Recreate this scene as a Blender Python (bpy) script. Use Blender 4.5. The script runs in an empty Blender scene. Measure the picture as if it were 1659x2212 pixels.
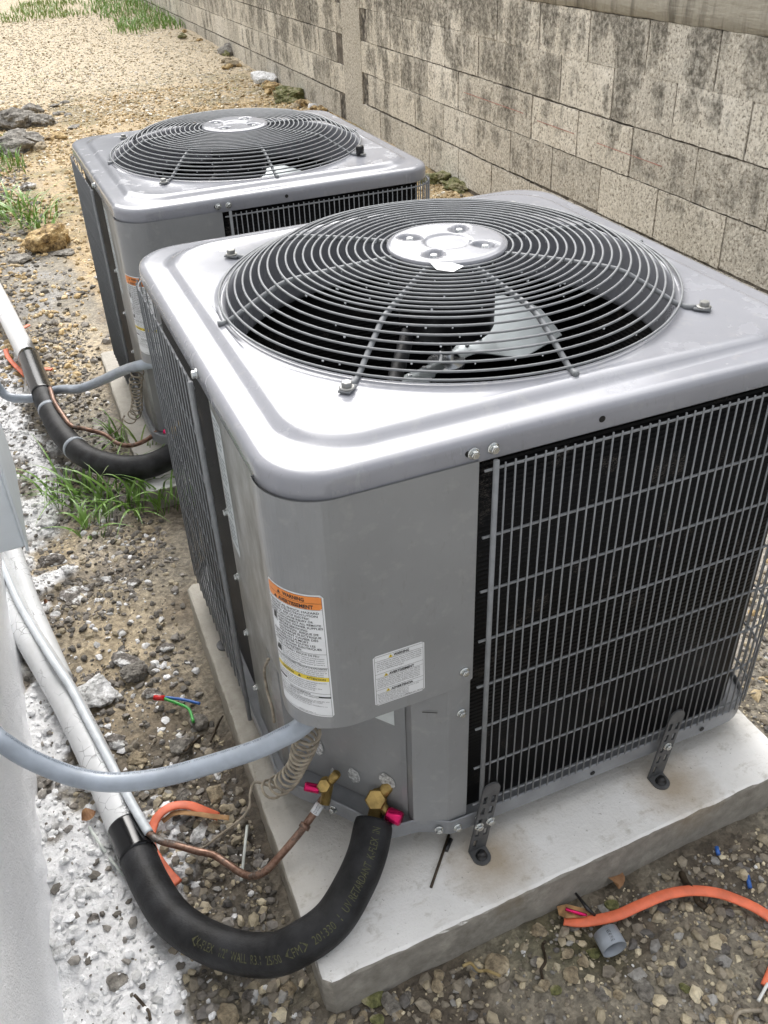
import bpy, bmesh, math, random
import numpy as np
from mathutils import Vector, Matrix, Euler

random.seed(7)
rng = np.random.default_rng(7)
SC = bpy.context.scene
COL = SC.collection
PI = math.pi

# ------------------------------------------------------------------ camera, sky, sun, exposure
FW, FH, FPX = 1659.0, 2212.0, 1934.09          # picture frame the camera was solved in
CAM = np.array([-0.5683, -1.1400, 0.4980])
YAW, PITCH, ROLL = math.radians(68.294), math.radians(-35.317), math.radians(-2.409)
_f = np.array([math.cos(YAW)*math.cos(PITCH), math.sin(YAW)*math.cos(PITCH), math.sin(PITCH)])
_r = np.array([math.sin(YAW), -math.cos(YAW), 0.0])
_u = np.cross(_r, _f)
_c, _s = math.cos(ROLL), math.sin(ROLL)
CR, CU = _c*_r + _s*_u, -_s*_r + _c*_u
cam_d = bpy.data.cameras.new("camera")
cam = bpy.data.objects.new("camera", cam_d)
COL.objects.link(cam)
cam.matrix_world = Matrix(((CR[0], CU[0], -_f[0], CAM[0]), (CR[1], CU[1], -_f[1], CAM[1]),
                           (CR[2], CU[2], -_f[2], CAM[2]), (0, 0, 0, 1)))
cam_d.sensor_fit = 'VERTICAL'
cam_d.sensor_height = 36.0
cam_d.lens = FPX * 36.0 / FH
cam_d.clip_start = 0.02
cam_d.clip_end = 500
SC.camera = cam

SUN_EL, SUN_AZ = math.radians(50), math.radians(80)     # azimuth measured from +x towards +y
world = bpy.data.worlds.new("World")
SC.world = world
world.use_nodes = True
wn, wl = world.node_tree.nodes, world.node_tree.links
wn.clear()
w_out = wn.new('ShaderNodeOutputWorld')
w_bg = wn.new('ShaderNodeBackground')
w_sky = wn.new('ShaderNodeTexSky')
w_sky.sky_type = 'NISHITA'
w_sky.sun_disc = False
w_sky.sun_elevation = SUN_EL
w_sky.sun_rotation = PI/2 - SUN_AZ
w_sky.air_density = 1.0
w_sky.dust_density = 5.0
w_sky.ozone_density = 1.0
w_hsv = wn.new('ShaderNodeHueSaturation')
w_hsv.inputs['Saturation'].default_value = 0.22
w_bg.inputs['Strength'].default_value = 0.15
wl.new(w_sky.outputs['Color'], w_hsv.inputs['Color'])
wl.new(w_hsv.outputs['Color'], w_bg.inputs['Color'])
wl.new(w_bg.outputs['Background'], w_out.inputs['Surface'])

sun_d = bpy.data.lights.new("sun", 'SUN')
sun_d.energy = 1.45
sun_d.angle = math.radians(110)
sun_d.color = (1.0, 0.975, 0.94)
sun = bpy.data.objects.new("sun", sun_d)
COL.objects.link(sun)
_sd = Vector((math.cos(SUN_EL)*math.cos(SUN_AZ), math.cos(SUN_EL)*math.sin(SUN_AZ), math.sin(SUN_EL)))
sun.rotation_euler = _sd.to_track_quat('Z', 'Y').to_euler()

SC.view_settings.view_transform = 'Standard'
SC.view_settings.look = 'None'
SC.view_settings.gamma = 1.0
SC.view_settings.exposure = 1.05
SC.view_settings.use_curve_mapping = False
SC.cycles.use_denoising = True
SC.cycles.max_bounces = 6
SC.cycles.diffuse_bounces = 3

# ------------------------------------------------------------------ helpers
def px(u, v, val, ax=2):
    """point of the place seen at frame position (u, v), on the plane axis ax = val"""
    d = CR*((u-FW/2)/FPX) + CU*((FH/2-v)/FPX) + _f
    return CAM + d*((val-CAM[ax])/d[ax])

def tag(o, label=None, cat=None, group=None, kind=None):
    if label: o['label'] = label
    if cat: o['category'] = cat
    if group: o['group'] = group
    if kind: o['kind'] = kind
    return o

def empty(name, loc=(0, 0, 0)):
    o = bpy.data.objects.new(name, None)
    COL.objects.link(o)
    o.location = loc
    o.empty_display_size = 0.05
    return o

def link(name, me, m=None, parent=None, smooth=False):
    if m is not None:
        me.materials.append(m)
    if smooth:
        me.polygons.foreach_set('use_smooth', np.ones(len(me.polygons), dtype=bool))
    o = bpy.data.objects.new(name, me)
    COL.objects.link(o)
    if parent is not None:
        o.parent = parent
    return o

def mesh(name, V, F, m=None, parent=None, smooth=False):
    me = bpy.data.meshes.new(name)
    me.from_pydata([tuple(map(float, v)) for v in V], [], [tuple(map(int, f)) for f in F])
    me.update()
    return link(name, me, m, parent, smooth)

def bulk(name, V, F, m, parent=None, col=None, smooth=False):
    """fast triangle or quad mesh from numpy arrays"""
    me = bpy.data.meshes.new(name)
    n, k = F.shape
    me.vertices.add(len(V)); me.vertices.foreach_set('co', V.astype(np.float32).ravel())
    me.loops.add(n*k); me.loops.foreach_set('vertex_index', F.astype(np.int32).ravel())
    me.polygons.add(n)
    me.polygons.foreach_set('loop_start', np.arange(0, n*k, k, dtype=np.int32))
    me.polygons.foreach_set('loop_total', np.full(n, k, dtype=np.int32))
    if smooth:
        me.polygons.foreach_set('use_smooth', np.ones(n, dtype=bool))
    else:
        me.polygons.foreach_set('use_smooth', np.zeros(n, dtype=bool))
    me.update(calc_edges=True)
    if col is not None:
        a = me.color_attributes.new('Col', 'FLOAT_COLOR', 'POINT')
        c4 = np.ones((len(V), 4), dtype=np.float32); c4[:, :3] = col
        a.data.foreach_set('color', c4.ravel())
    return link(name, me, m, parent)

def spline(P, n=8, closed=False):
    """Catmull-Rom through the points"""
    P = np.asarray(P, float)
    if len(P) < 3:
        return P
    Q = np.vstack([2*P[0]-P[1], P, 2*P[-1]-P[-2]])
    out = []
    for i in range(1, len(Q)-2):
        p0, p1, p2, p3 = Q[i-1], Q[i], Q[i+1], Q[i+2]
        for t in np.linspace(0, 1, n, endpoint=False):
            out.append(0.5*((2*p1)+(-p0+p2)*t+(2*p0-5*p1+4*p2-p3)*t*t+(-p0+3*p1-3*p2+p3)*t**3))
    out.append(Q[-2])
    return np.array(out)

def frames(P, closed=False):
    n = len(P)
    T = np.zeros_like(P)
    for i in range(n):
        a = P[(i-1) % n] if (closed or i > 0) else P[i]
        b = P[(i+1) % n] if (closed or i < n-1) else P[i]
        T[i] = (b-a)/max(np.linalg.norm(b-a), 1e-9)
    up = np.array([0, 0, 1.0])
    if abs(T[0] @ up) > .9: up = np.array([1.0, 0, 0])
    N = np.zeros_like(P)
    N[0] = up - (up@T[0])*T[0]; N[0] /= np.linalg.norm(N[0])
    for i in range(1, n):
        v = N[i-1] - (N[i-1]@T[i])*T[i]
        N[i] = v/np.linalg.norm(v)
    return T, N, np.cross(T, N)

def tube_vf(P, r, k=8, closed=False, cap=True, flat=1.0):
    P = np.asarray(P, float)
    T, N, B = frames(P, closed)
    n = len(P)
    r = np.broadcast_to(np.asarray(r, float), (n,))
    V, F = [], []
    for i in range(n):
        for j in range(k):
            a = 2*PI*j/k
            V.append(P[i] + r[i]*(math.cos(a)*N[i]*flat + math.sin(a)*B[i]))
    for i in range(n if closed else n-1):
        for j in range(k):
            a, b = i*k+j, i*k+(j+1) % k
            c, d = ((i+1) % n)*k+(j+1) % k, ((i+1) % n)*k+j
            F.append((a, b, c, d))
    if cap and not closed:
        F.append(tuple(range(k-1, -1, -1)))
        F.append(tuple((n-1)*k+j for j in range(k)))
    return V, F

def tube(name, P, r, m, parent=None, k=8, closed=False, flat=1.0, cap=True):
    V, F = tube_vf(P, r, k, closed, cap, flat)
    return mesh(name, V, F, m, parent, True)

class MB:
    def __init__(s): s.V, s.F = [], []
    def add(s, V, F):
        o = len(s.V); s.V += [tuple(v) for v in V]; s.F += [tuple(i+o for i in f) for f in F]
        return s
    def box(s, a, b, M=None):
        x0, y0, z0 = a; x1, y1, z1 = b
        V = [(x0,y0,z0),(x1,y0,z0),(x1,y1,z0),(x0,y1,z0),(x0,y0,z1),(x1,y0,z1),(x1,y1,z1),(x0,y1,z1)]
        if M is not None: V = [tuple(M @ Vector(v)) for v in V]
        return s.add(V, [(0,3,2,1),(4,5,6,7),(0,1,5,4),(1,2,6,5),(2,3,7,6),(3,0,4,7)])
    def tube(s, P, r, k=8, **kw):
        return s.add(*tube_vf(P, r, k, **kw))
    def lathe(s, prof, k=24, M=None, cap=True):
        V, F = [], []
        n = len(prof)
        for r, z in prof:
            for j in range(k):
                V.append((r*math.cos(2*PI*j/k), r*math.sin(2*PI*j/k), z))
        for i in range(n-1):
            for j in range(k):
                F.append((i*k+j, i*k+(j+1) % k, (i+1)*k+(j+1) % k, (i+1)*k+j))
        if cap:
            F.append(tuple(range(k-1, -1, -1))); F.append(tuple((n-1)*k+j for j in range(k)))
        if M is not None: V = [tuple(M @ Vector(v)) for v in V]
        return s.add(V, F)
    def build(s, name, m, parent=None, smooth=False):
        return mesh(name, s.V, s.F, m, parent, smooth)

def axis_mat(loc, d):
    """local z turned to direction d"""
    return Matrix.Translation(Vector(loc)) @ Vector(d).to_track_quat('Z', 'Y').to_matrix().to_4x4()

def bevel_obj(o, w, seg=2, ang=0.6):
    bm = bmesh.new(); bm.from_mesh(o.data)
    es = [e for e in bm.edges if len(e.link_faces) == 2 and e.calc_face_angle(0) > ang]
    bmesh.ops.bevel(bm, geom=es, offset=w, segments=seg, affect='EDGES', profile=.5)
    bm.to_mesh(o.data); bm.free()
    return o

def copy_tree(o, parent=None):
    c = o.copy(); COL.objects.link(c); c.parent = parent
    for ch in o.children: copy_tree(ch, c)
    return c

# vector noise
def _h(ix, iy, s):
    h = (ix.astype(np.int64)*374761393 + iy.astype(np.int64)*668265263 + s*974634777) & 0x7fffffff
    h = ((h ^ (h >> 13))*1274126177) & 0x7fffffff
    h = ((h ^ (h >> 16))*668265263) & 0x7fffffff
    return (h ^ (h >> 15) & 0xffff)/0x7fffffff
def vn(x, y, s=0):
    x = np.asarray(x, float); y = np.asarray(y, float)
    ix, iy = np.floor(x), np.floor(y); fx, fy = x-ix, y-iy
    fx = fx*fx*(3-2*fx); fy = fy*fy*(3-2*fy)
    a, b, c, d = _h(ix, iy, s), _h(ix+1, iy, s), _h(ix, iy+1, s), _h(ix+1, iy+1, s)
    return (a*(1-fx)+b*fx)*(1-fy)+(c*(1-fx)+d*fx)*fy
def fbm(x, y, s=0, o=4):
    t = 0; a = .5
    for i in range(o):
        t = t+a*vn(np.asarray(x)*2**i+17.3*i, np.asarray(y)*2**i-9.1*i, s+i); a *= .5
    return t/(1-.5**o)
def sstep(a, b, x):
    t = np.clip((np.asarray(x, float)-a)/(b-a), 0, 1); return t*t*(3-2*t)

# ------------------------------------------------------------------ materials
class Mat:
    def __init__(s, name):
        s.m = bpy.data.materials.new(name); s.m.use_nodes = True
        s.nt = s.m.node_tree; s.N = s.nt.nodes; s.L = s.nt.links
        s.b = s.N['Principled BSDF']
    def n(s, t, **kw):
        nd = s.N.new(t)
        for k, v in kw.items():
            if k in nd.inputs: nd.inputs[k].default_value = v
            else: setattr(nd, k, v)
        return nd
    def l(s, a, b): s.L.new(a, b)
    def pos(s, scale=(1, 1, 1), obj=False):
        if obj: src = s.n('ShaderNodeTexCoord').outputs['Object']
        else: src = s.n('ShaderNodeNewGeometry').outputs['Position']
        mp = s.n('ShaderNodeMapping'); mp.inputs['Scale'].default_value = scale
        s.l(src, mp.inputs['Vector']); return mp.outputs['Vector']
    def noise(s, vec, scale, detail=4, rough=.55):
        t = s.n('ShaderNodeTexNoise', Scale=scale, Detail=detail, Roughness=rough)
        s.l(vec, t.inputs['Vector']); return t.outputs['Fac']
    def vor(s, vec, scale, feature='F1', out='Distance'):
        t = s.n('ShaderNodeTexVoronoi', Scale=scale); t.feature = feature
        s.l(vec, t.inputs['Vector']); return t.outputs[out]
    def ramp(s, fac, stops):
        r = s.n('ShaderNodeValToRGB'); e = r.color_ramp.elements
        while len(e) < len(stops): e.new(.5)
        for i, (p, c) in enumerate(stops):
            e[i].position = p
            e[i].color = (c, c, c, 1) if isinstance(c, (int, float)) else (*c, 1)
        s.l(fac, r.inputs['Fac']); return r.outputs['Color']
    def mix(s, fac, a, b, mode='MIX'):
        m = s.n('ShaderNodeMix'); m.data_type = 'RGBA'; m.blend_type = mode
        for sock, v in ((m.inputs[0], fac), (m.inputs[6], a), (m.inputs[7], b)):
            if hasattr(v, 'links') or hasattr(v, 'is_linked'): s.l(v, sock)
            elif isinstance(v, tuple): sock.default_value = (*v, 1)
            else: sock.default_value = v
        return m.outputs[2]
    def math(s, op, a, b=0.0, clamp=False):
        m = s.n('ShaderNodeMath'); m.operation = op; m.use_clamp = clamp
        for sock, v in ((m.inputs[0], a), (m.inputs[1], b)):
            if hasattr(v, 'is_linked'): s.l(v, sock)
            else: sock.default_value = v
        return m.outputs[0]
    def color(s, v):
        if hasattr(v, 'is_linked'): s.l(v, s.b.inputs['Base Color'])
        else: s.b.inputs['Base Color'].default_value = (*v, 1)
        return s
    def rough(s, v):
        if hasattr(v, 'is_linked'): s.l(v, s.b.inputs['Roughness'])
        else: s.b.inputs['Roughness'].default_value = v
        return s
    def bump(s, h, strength=.5, dist=.002, prev=None):
        b = s.n('ShaderNodeBump', Strength=strength, Distance=dist)
        s.l(h, b.inputs['Height'])
        if prev is not None: s.l(prev, b.inputs['Normal'])
        s.l(b.outputs['Normal'], s.b.inputs['Normal']); return b.outputs['Normal']
    def set(s, **kw):
        for k, v in kw.items(): s.b.inputs[k.replace('_', ' ')].default_value = v
        return s

def simple(name, col, rough=.5, metal=0.0, var=.12, nscale=60, bump=0.0, bscale=300, **kw):
    M = Mat(name); p = M.pos(obj=True)
    f = M.noise(p, nscale, 3)
    M.color(M.mix(M.ramp(f, [(.35, 0.0), (.65, 1.0)]), tuple(c*(1-var) for c in col), tuple(min(1, c*(1+var)) for c in col)))
    M.rough(rough); M.b.inputs['Metallic'].default_value = metal
    if bump: M.bump(M.noise(p, bscale, 3), bump, .001)
    M.set(**kw); return M.m

MT = {}
def m_paint(name, base, wet, dirt=.25, dry=.34, coat=1.0):
    M = Mat(name); p = M.pos(obj=True)
    big = M.noise(p, 5, 4); fine = M.noise(p, 45, 4, .6)
    c = M.mix(M.ramp(big, [(.3, 0.0), (.7, 1.0)]), tuple(x*.90 for x in base), tuple(x*1.10 for x in base))
    c = M.mix(M.math('MULTIPLY', M.ramp(fine, [(.56, 0.0), (.70, 1.0)]), dirt), c, (.50, .49, .46))
    c = M.mix(M.math('MULTIPLY', M.ramp(M.noise(M.pos((1, 1, .3), obj=True), 120, 4, .7), [(.60, 0.0), (.68, 1.0)]), dirt), c, (.12, .115, .10))
    M.color(c)
    wetm = M.ramp(M.noise(M.pos((1, 1, .35), obj=True), 14, 5, .6), [(.38, 0.0), (.42, 1.0)])
    M.rough(M.mix(wetm, (dry,)*3, (wet,)*3))
    h = M.noise(p, 9, 2)
    M.bump(h, .25, .004, M.bump(wetm, .15, .0006))
    M.set(Specular_IOR_Level=.4, Coat_Weight=coat, Coat_Roughness=wet*.8, Coat_IOR=1.5, Metallic=.0, IOR=1.5)
    return M.m
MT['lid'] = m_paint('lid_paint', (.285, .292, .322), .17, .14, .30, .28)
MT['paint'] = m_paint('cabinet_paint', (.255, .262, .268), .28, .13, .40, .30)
MT['wirepaint'] = simple('wire_enamel', (.22, .23, .24), .5, .0, .1, Specular_IOR_Level=.3)
MT['panpaint'] = simple('pan_paint', (.24, .25, .265), .35, .1, .1, 30)
def m_galv():
    M = Mat('galvanised_steel'); p = M.pos(obj=True)
    sp = M.vor(p, 60, out='Color')
    b = M.noise(M.pos((1, 1, .5), obj=True), 22, 5, .65)
    c = M.ramp(b, [(.3, (.17, .17, .15)), (.5, (.30, .30, .285)), (.7, (.45, .46, .46))])
    
    M.color(c); M.rough(.38); M.set(Metallic=.55); M.bump(b, .2, .002)
    return M.m
MT['galv'] = m_galv()
MT['alu'] = simple('bright_aluminium', (.72, .74, .75), .22, .85, .06, 8, .1, 30)
MT['blade'] = simple('dull_aluminium', (.46, .50, .51), .38, .55, .08, 12, .15, 40)
MT['zinc'] = simple('zinc_plate', (.62, .64, .63), .25, .9, .1, 90)
MT['black'] = simple('black_plastic', (.012, .012, .013), .35, 0, .2)
MT['dark'] = simple('dark_interior', (.006, .006, .006), .6, 0, .2)
def m_coil():
    M = Mat('coil_fins'); g = M.n('ShaderNodeTexCoord')
    sx = M.n('ShaderNodeSeparateXYZ'); M.l(g.outputs['Object'], sx.inputs[0])
    w = M.math('SINE', M.math('MULTIPLY', sx.outputs['Z'], 2*PI/.0075))
    nz = M.noise(M.pos((1, 1, 2.5), obj=True), 420, 3, .7)
    v = M.math('MULTIPLY', M.ramp(w, [(.6, 0.0), (1.0, 1.0)]), M.ramp(nz, [(.45, 0.0), (.7, 1.0)]))
    patch = M.ramp(M.noise(M.pos(obj=True), 18, 4, .6), [(.60, 0.0), (.66, 1.0)])
    c = M.mix(v, (.0040, .0040, .0043), (.026, .026, .025))
    M.color(M.mix(M.math('MULTIPLY', patch, M.ramp(nz, [(.5, 0.0), (.6, 1.0)])), c, (.075, .065, .055)))
    M.rough(.5); M.set(Specular_IOR_Level=.15); M.bump(w, .25, .002)
    return M.m
MT['coil'] = m_coil()
MT['bracket'] = simple('bracket_steel', (.115, .118, .122), .42, .35, .15, 60, .1, 500)
MT['brass'] = simple('brass', (.40, .28, .10), .38, .75, .3, 70, .15, 300)
def m_copper():
    M = Mat('weathered_copper'); p = M.pos(obj=True)
    a = M.noise(p, 28, 5, .65); b = M.noise(p, 90, 3)
    c = M.ramp(a, [(.34, (.09, .05, .035)), (.46, (.20, .11, .075)), (.54, (.30, .19, .14)), (.60, (.13, .09, .07)), (.68, (.34, .33, .31))])
    M.color(c); M.rough(M.ramp(b, [(.3, .3), (.7, .55)])); M.set(Metallic=.55); M.bump(a, .2, .001)
    return M.m
MT['copper'] = m_copper()
def m_copper_painted():
    M = Mat('overpainted_copper'); p = M.pos(obj=True)
    a = M.noise(p, 24, 5, .65)
    c = M.ramp(a, [(.36, (.55, .60, .64)), (.46, (.30, .30, .30)), (.52, (.20, .10, .07)), (.62, (.16, .08, .055)), (.68, (.5, .54, .57))])
    M.color(c); M.rough(.45); M.set(Metallic=.2); return M.m
MT['copperpaint'] = m_copper_painted()
MT['pink'] = simple('pink_anodised', (.62, .012, .12), .22, .7, .12, 40)
MT['hose'] = simple('rubber_foam', (.015, .0155, .017), .55, 0, .65, 26, .6, 240, Specular_IOR_Level=.32)
MT['tape'] = simple('vinyl_tape', (.006, .006, .007), .16, 0, .2, 30, .15, 40)
MT['conduit'] = simple('grey_pvc_jacket', (.35, .395, .455), .38, 0, .13, 26, .25, 120, Coat_Weight=.2)
MT['cord'] = simple('coiled_lead', (.30, .26, .20), .55, 0, .35, 60, .3, 200)
MT['orange'] = simple('orange_jacket', (.76, .17, .08), .5, 0, .14, 40, .35, 60)
MT['kraft'] = simple('kraft_paper', (.38, .22, .10), .8, 0, .25, 60, .3, 200)
MT['blue'] = simple('blue_insulation', (.03, .12, .42), .35)
MT['red'] = simple('red_insulation', (.55, .015, .015), .35)
MT['green'] = simple('green_insulation', (.05, .36, .06), .35)
MT['white'] = simple('white_insulation', (.75, .76, .74), .4)
MT['pvc'] = simple('grey_pvc', (.30, .33, .37), .4, 0, .05)
MT['tie'] = simple('clear_nylon', (.42, .45, .42), .3, 0, .1)
MT['labelwhite'] = simple('label_white', (.80, .82, .84), .35, 0, .02)
MT['labelorange'] = simple('label_orange', (.83, .27, .05), .35, 0, .02)
MT['labelyellow'] = simple('label_yellow', (.80, .62, .04), .35, 0, .02)
MT['ink'] = simple('ink', (.02, .02, .022), .4, 0, .05)
MT['inkyellow'] = simple('ink_yellow', (.068, .068, .026), .6, 0, .35, 200)
MT['inkgrey'] = simple('ink_grey', (.10, .12, .15), .5, 0, .3, 200)
MT['boxpaint'] = simple('box_paint', (.80, .85, .88), .35, 0, .03, 20, .05, 60)
MT['cutout'] = simple('bright_edge_metal', (.55, .56, .56), .45, .3, .5, 160)
MT['sticker'] = simple('sticker_paper', (.62, .66, .66), .5, 0, .05)
MT['rust'] = simple('rusty_wire', (.055, .04, .025), .6, .3, .3)
MT['waterdrop'] = simple('water_drop', (.85, .88, .9), .03, .3, .02)
MT['nozzle'] = simple('ivory_plastic', (.72, .70, .64), .4)

def m_slab():
    M = Mat('slab_concrete'); p = M.pos(obj=True)
    ge = M.n('ShaderNodeNewGeometry'); sn = M.n('ShaderNodeSeparateXYZ'); M.l(ge.outputs['Normal'], sn.inputs[0])
    tc = M.n('ShaderNodeTexCoord'); so = M.n('ShaderNodeSeparateXYZ'); M.l(tc.outputs['Object'], so.inputs[0])
    a = M.noise(p, 6, 6, .6); b = M.noise(p, 40, 5, .65); c = M.noise(p, 180, 4, .6)
    conc = M.ramp(b, [(.3, (.17, .16, .135)), (.5, (.26, .245, .215)), (.7, (.36, .34, .30))])
    conc = M.mix(M.ramp(a, [(.35, 0.0), (.7, .6)]), conc, (.34, .32, .285))
    white = M.mix(M.ramp(a, [(.3, 0.0), (.7, 1.0)]), (.76, .755, .735), (.88, .875, .86))
    white = M.mix(M.ramp(b, [(.28, .6), (.42, 0.0)]), white, (.45, .43, .38))
    # overspray covers the front of the top, thins to the back-left and stops ragged at the arris
    cov = M.math('SUBTRACT', M.math('MULTIPLY', M.math('ADD', so.outputs['X'], .385), 5.0), M.math('MULTIPLY', M.math('ADD', so.outputs['Y'], .30), 1.2))
    cov = M.math('ADD', M.math('ADD', cov, M.math('MULTIPLY', so.outputs['Y'], -1.0)), M.math('MULTIPLY', a, .9))
    cov = M.ramp(cov, [(.05, .12), (1.0, 1.0)])
    topm = M.ramp(M.math('ADD', sn.outputs['Z'], M.math('MULTIPLY', M.math('SUBTRACT', b, .5), .5)), [(.62, 0.0), (.72, 1.0)])
    edge = M.ramp(M.math('ADD', M.math('MULTIPLY', so.outputs['Z'], 40), M.math('MULTIPLY', M.math('SUBTRACT', b, .5), 4.0)), [(.0, 0.0), (.35, 1.0)])
    m = M.math('MULTIPLY', cov, M.math('MAXIMUM', topm, M.math('MULTIPLY', edge, 0.0)))
    col = M.mix(m, conc, white)
    # rust bleeding from the bracket bolts
    for bx, by in ((-.14, -.44), (.199, -.443)):
        v = M.n('ShaderNodeVectorMath'); v.operation = 'DISTANCE'; M.l(tc.outputs['Object'], v.inputs[0]); v.inputs[1].default_value = (bx, by, -.735)
        dd = M.math('ADD', v.outputs['Value'], M.math('MULTIPLY', M.math('SUBTRACT', b, .5), .05))
        col = M.mix(M.ramp(dd, [(.015, .75), (.085, 0.0)]), col, (.34, .25, .14))
    dn = M.math('ADD', M.math('MULTIPLY', M.math('ADD', so.outputs['Y'], .43), 7.0), M.math('MULTIPLY', a, .9))
    col = M.mix(M.ramp(dn, [(.42, 0.0), (.85, .38)]), col, (.42, .385, .31))
    col = M.mix(M.ramp(c, [(.66, 0.0), (.72, .55)]), col, (.20, .18, .14))
    col = M.mix(M.ramp(M.noise(M.pos((1, 3, 1), obj=True), 14, 5, .7), [(.58, 0.0), (.70, .45)]), col, (.50, .47, .41))
    M.color(col); M.rough(.75)
    h = M.mix(.5, b, c)
    hole = M.ramp(M.vor(p, 55), [(.10, 0.0), (.16, 1.0)])
    hl = M.mix(M.ramp(a, [(.45, 0.0), (.55, 1.0)]), (1.0,)*3, hole)
    M.bump(hl, .15, .002, M.bump(h, .7, .004))
    return M.m
MT['slab'] = m_slab()

def m_block():
    M = Mat('weathered_block'); p = M.pos()
    oi = M.n('ShaderNodeObjectInfo').outputs['Random']
    n1 = M.noise(p, 2.2, 4); g = M.noise(p, 95, 3, .75); g2 = M.noise(p, 45, 4, .7)
    base = M.ramp(n1, [(.3, (.58, .54, .455)), (.5, (.72, .675, .58)), (.72, (.86, .82, .73))])
    base = M.mix(M.math('MULTIPLY', oi, .75), base, (.43, .405, .35))
    base = M.mix(M.ramp(g2, [(.36, .45), (.56, 0.0)]), base, (.36, .32, .26))
    base = M.mix(M.ramp(g, [(.36, .9), (.47, 0.0)]), base, (.17, .145, .11))
    base = M.mix(M.ramp(g, [(.54, 0.0), (.66, .7)]), base, (.86, .82, .73))
    sx = M.n('ShaderNodeSeparateXYZ'); M.l(p, sx.inputs[0])
    # algae runs: narrow in y, long in z, denser high on the wall and along its far half
    st = M.noise(M.pos((1, 5.0, 1.1)), 1.7, 5, .66)
    st2 = M.noise(M.pos((1, 1.6, 1.2)), 4.2, 4, .6)
    hz = M.math('MULTIPLY', M.math('ADD', sx.outputs['Z'], .46), .21)
    far = M.math('MULTIPLY', M.math('SUBTRACT', sx.outputs['Y'], 1.6), .035)
    far = M.math('MINIMUM', M.math('MAXIMUM', far, -.05), .09)
    s = M.math('ADD', M.math('ADD', M.math('MULTIPLY', st, .42), M.math('MULTIPLY', st2, .58)), M.math('ADD', hz, far))
    oc_ = M.n('ShaderNodeTexCoord'); os_ = M.n('ShaderNodeSeparateXYZ'); M.l(oc_.outputs['Object'], os_.inputs[0])
    ey = M.math('MINIMUM', os_.outputs['Y'], M.math('SUBTRACT', .3755, os_.outputs['Y']))
    ez = M.math('MINIMUM', M.math('MULTIPLY', os_.outputs['Z'], -1.0), M.math('ADD', os_.outputs['Z'], .181))
    em = M.math('MINIMUM', M.math('DIVIDE', M.math('MINIMUM', ey, ez), .035), 1.0)
    s = M.math('ADD', s, M.math('MULTIPLY', M.math('SUBTRACT', em, .75), .055))
    s = M.math('ADD', s, M.math('MULTIPLY', M.math('SUBTRACT', oi, .5), .05))
    stm = M.ramp(s, [(.555, 0.0), (.59, .55), (.64, .95)])
    stm = M.math('MULTIPLY', stm, M.ramp(g2, [(.36, 1.0), (.62, .35)]))
    col = M.mix(stm, base, (.105, .098, .082))
    M.color(col); M.rough(.95); M.set(Specular_IOR_Level=.15)
    M.bump(M.mix(.45, g, g2), .9, .006)
    return M.m
MT['block'] = m_block()
def m_mortar():
    M = Mat('mortar'); p = M.pos()
    a = M.noise(p, 22, 5, .7); b = M.noise(p, 2.5, 3)
    c = M.ramp(a, [(.42, (.04, .035, .028)), (.56, (.20, .18, .15)), (.68, (.52, .48, .41))])
    c = M.mix(M.ramp(b, [(.4, 0.0), (.65, .6)]), c, (.13, .11, .09))
    M.color(c); M.rough(.95); M.bump(a, 1.0, .008); return M.m
MT['mortar'] = m_mortar()
def m_render(name, c0, c1, stain):
    M = Mat(name); p = M.pos()
    a = M.noise(p, 60, 5, .6); s = M.noise(M.pos((1, 7, 1.0)), 1.8, 5, .65)
    c = M.mix(a, c0, c1)
    c = M.mix(M.ramp(s, [(.5, 0.0), (.66, stain)]), c, (.10, .09, .07))
    M.color(c); M.rough(.9); M.bump(M.noise(M.pos((1, 1, 5)), 14, 5, .6), .7, .006); return M.m
MT['beam'] = m_render('beam_render', (.28, .26, .21), (.44, .41, .34), .9)
MT['column'] = m_render('column_render', (.24, .235, .21), (.38, .37, .33), .75)
def m_plaster():
    M = Mat('white_plaster'); p = M.pos()
    a = M.noise(p, 5, 4); b = M.noise(p, 110, 4, .6); c = M.noise(p, 330, 3, .6)
    col = M.mix(M.ramp(a, [(.3, 0.0), (.7, 1.0)]), (.90, .91, .93), (.95, .955, .96))
    sx = M.n('ShaderNodeSeparateXYZ'); M.l(p, sx.inputs[0])
    low = M.ramp(M.math('ADD', M.math('MULTIPLY', sx.outputs['Z'], -3.0), M.math('MULTIPLY', a, .9)), [(2.85/4, 0.0), (.98, 0.0)])
    col = M.mix(low, col, (.45, .43, .40))
    M.color(col); M.rough(.55); M.bump(M.mix(.5, b, c), 1.0, .004); return M.m
MT['plaster'] = m_plaster()

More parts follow.
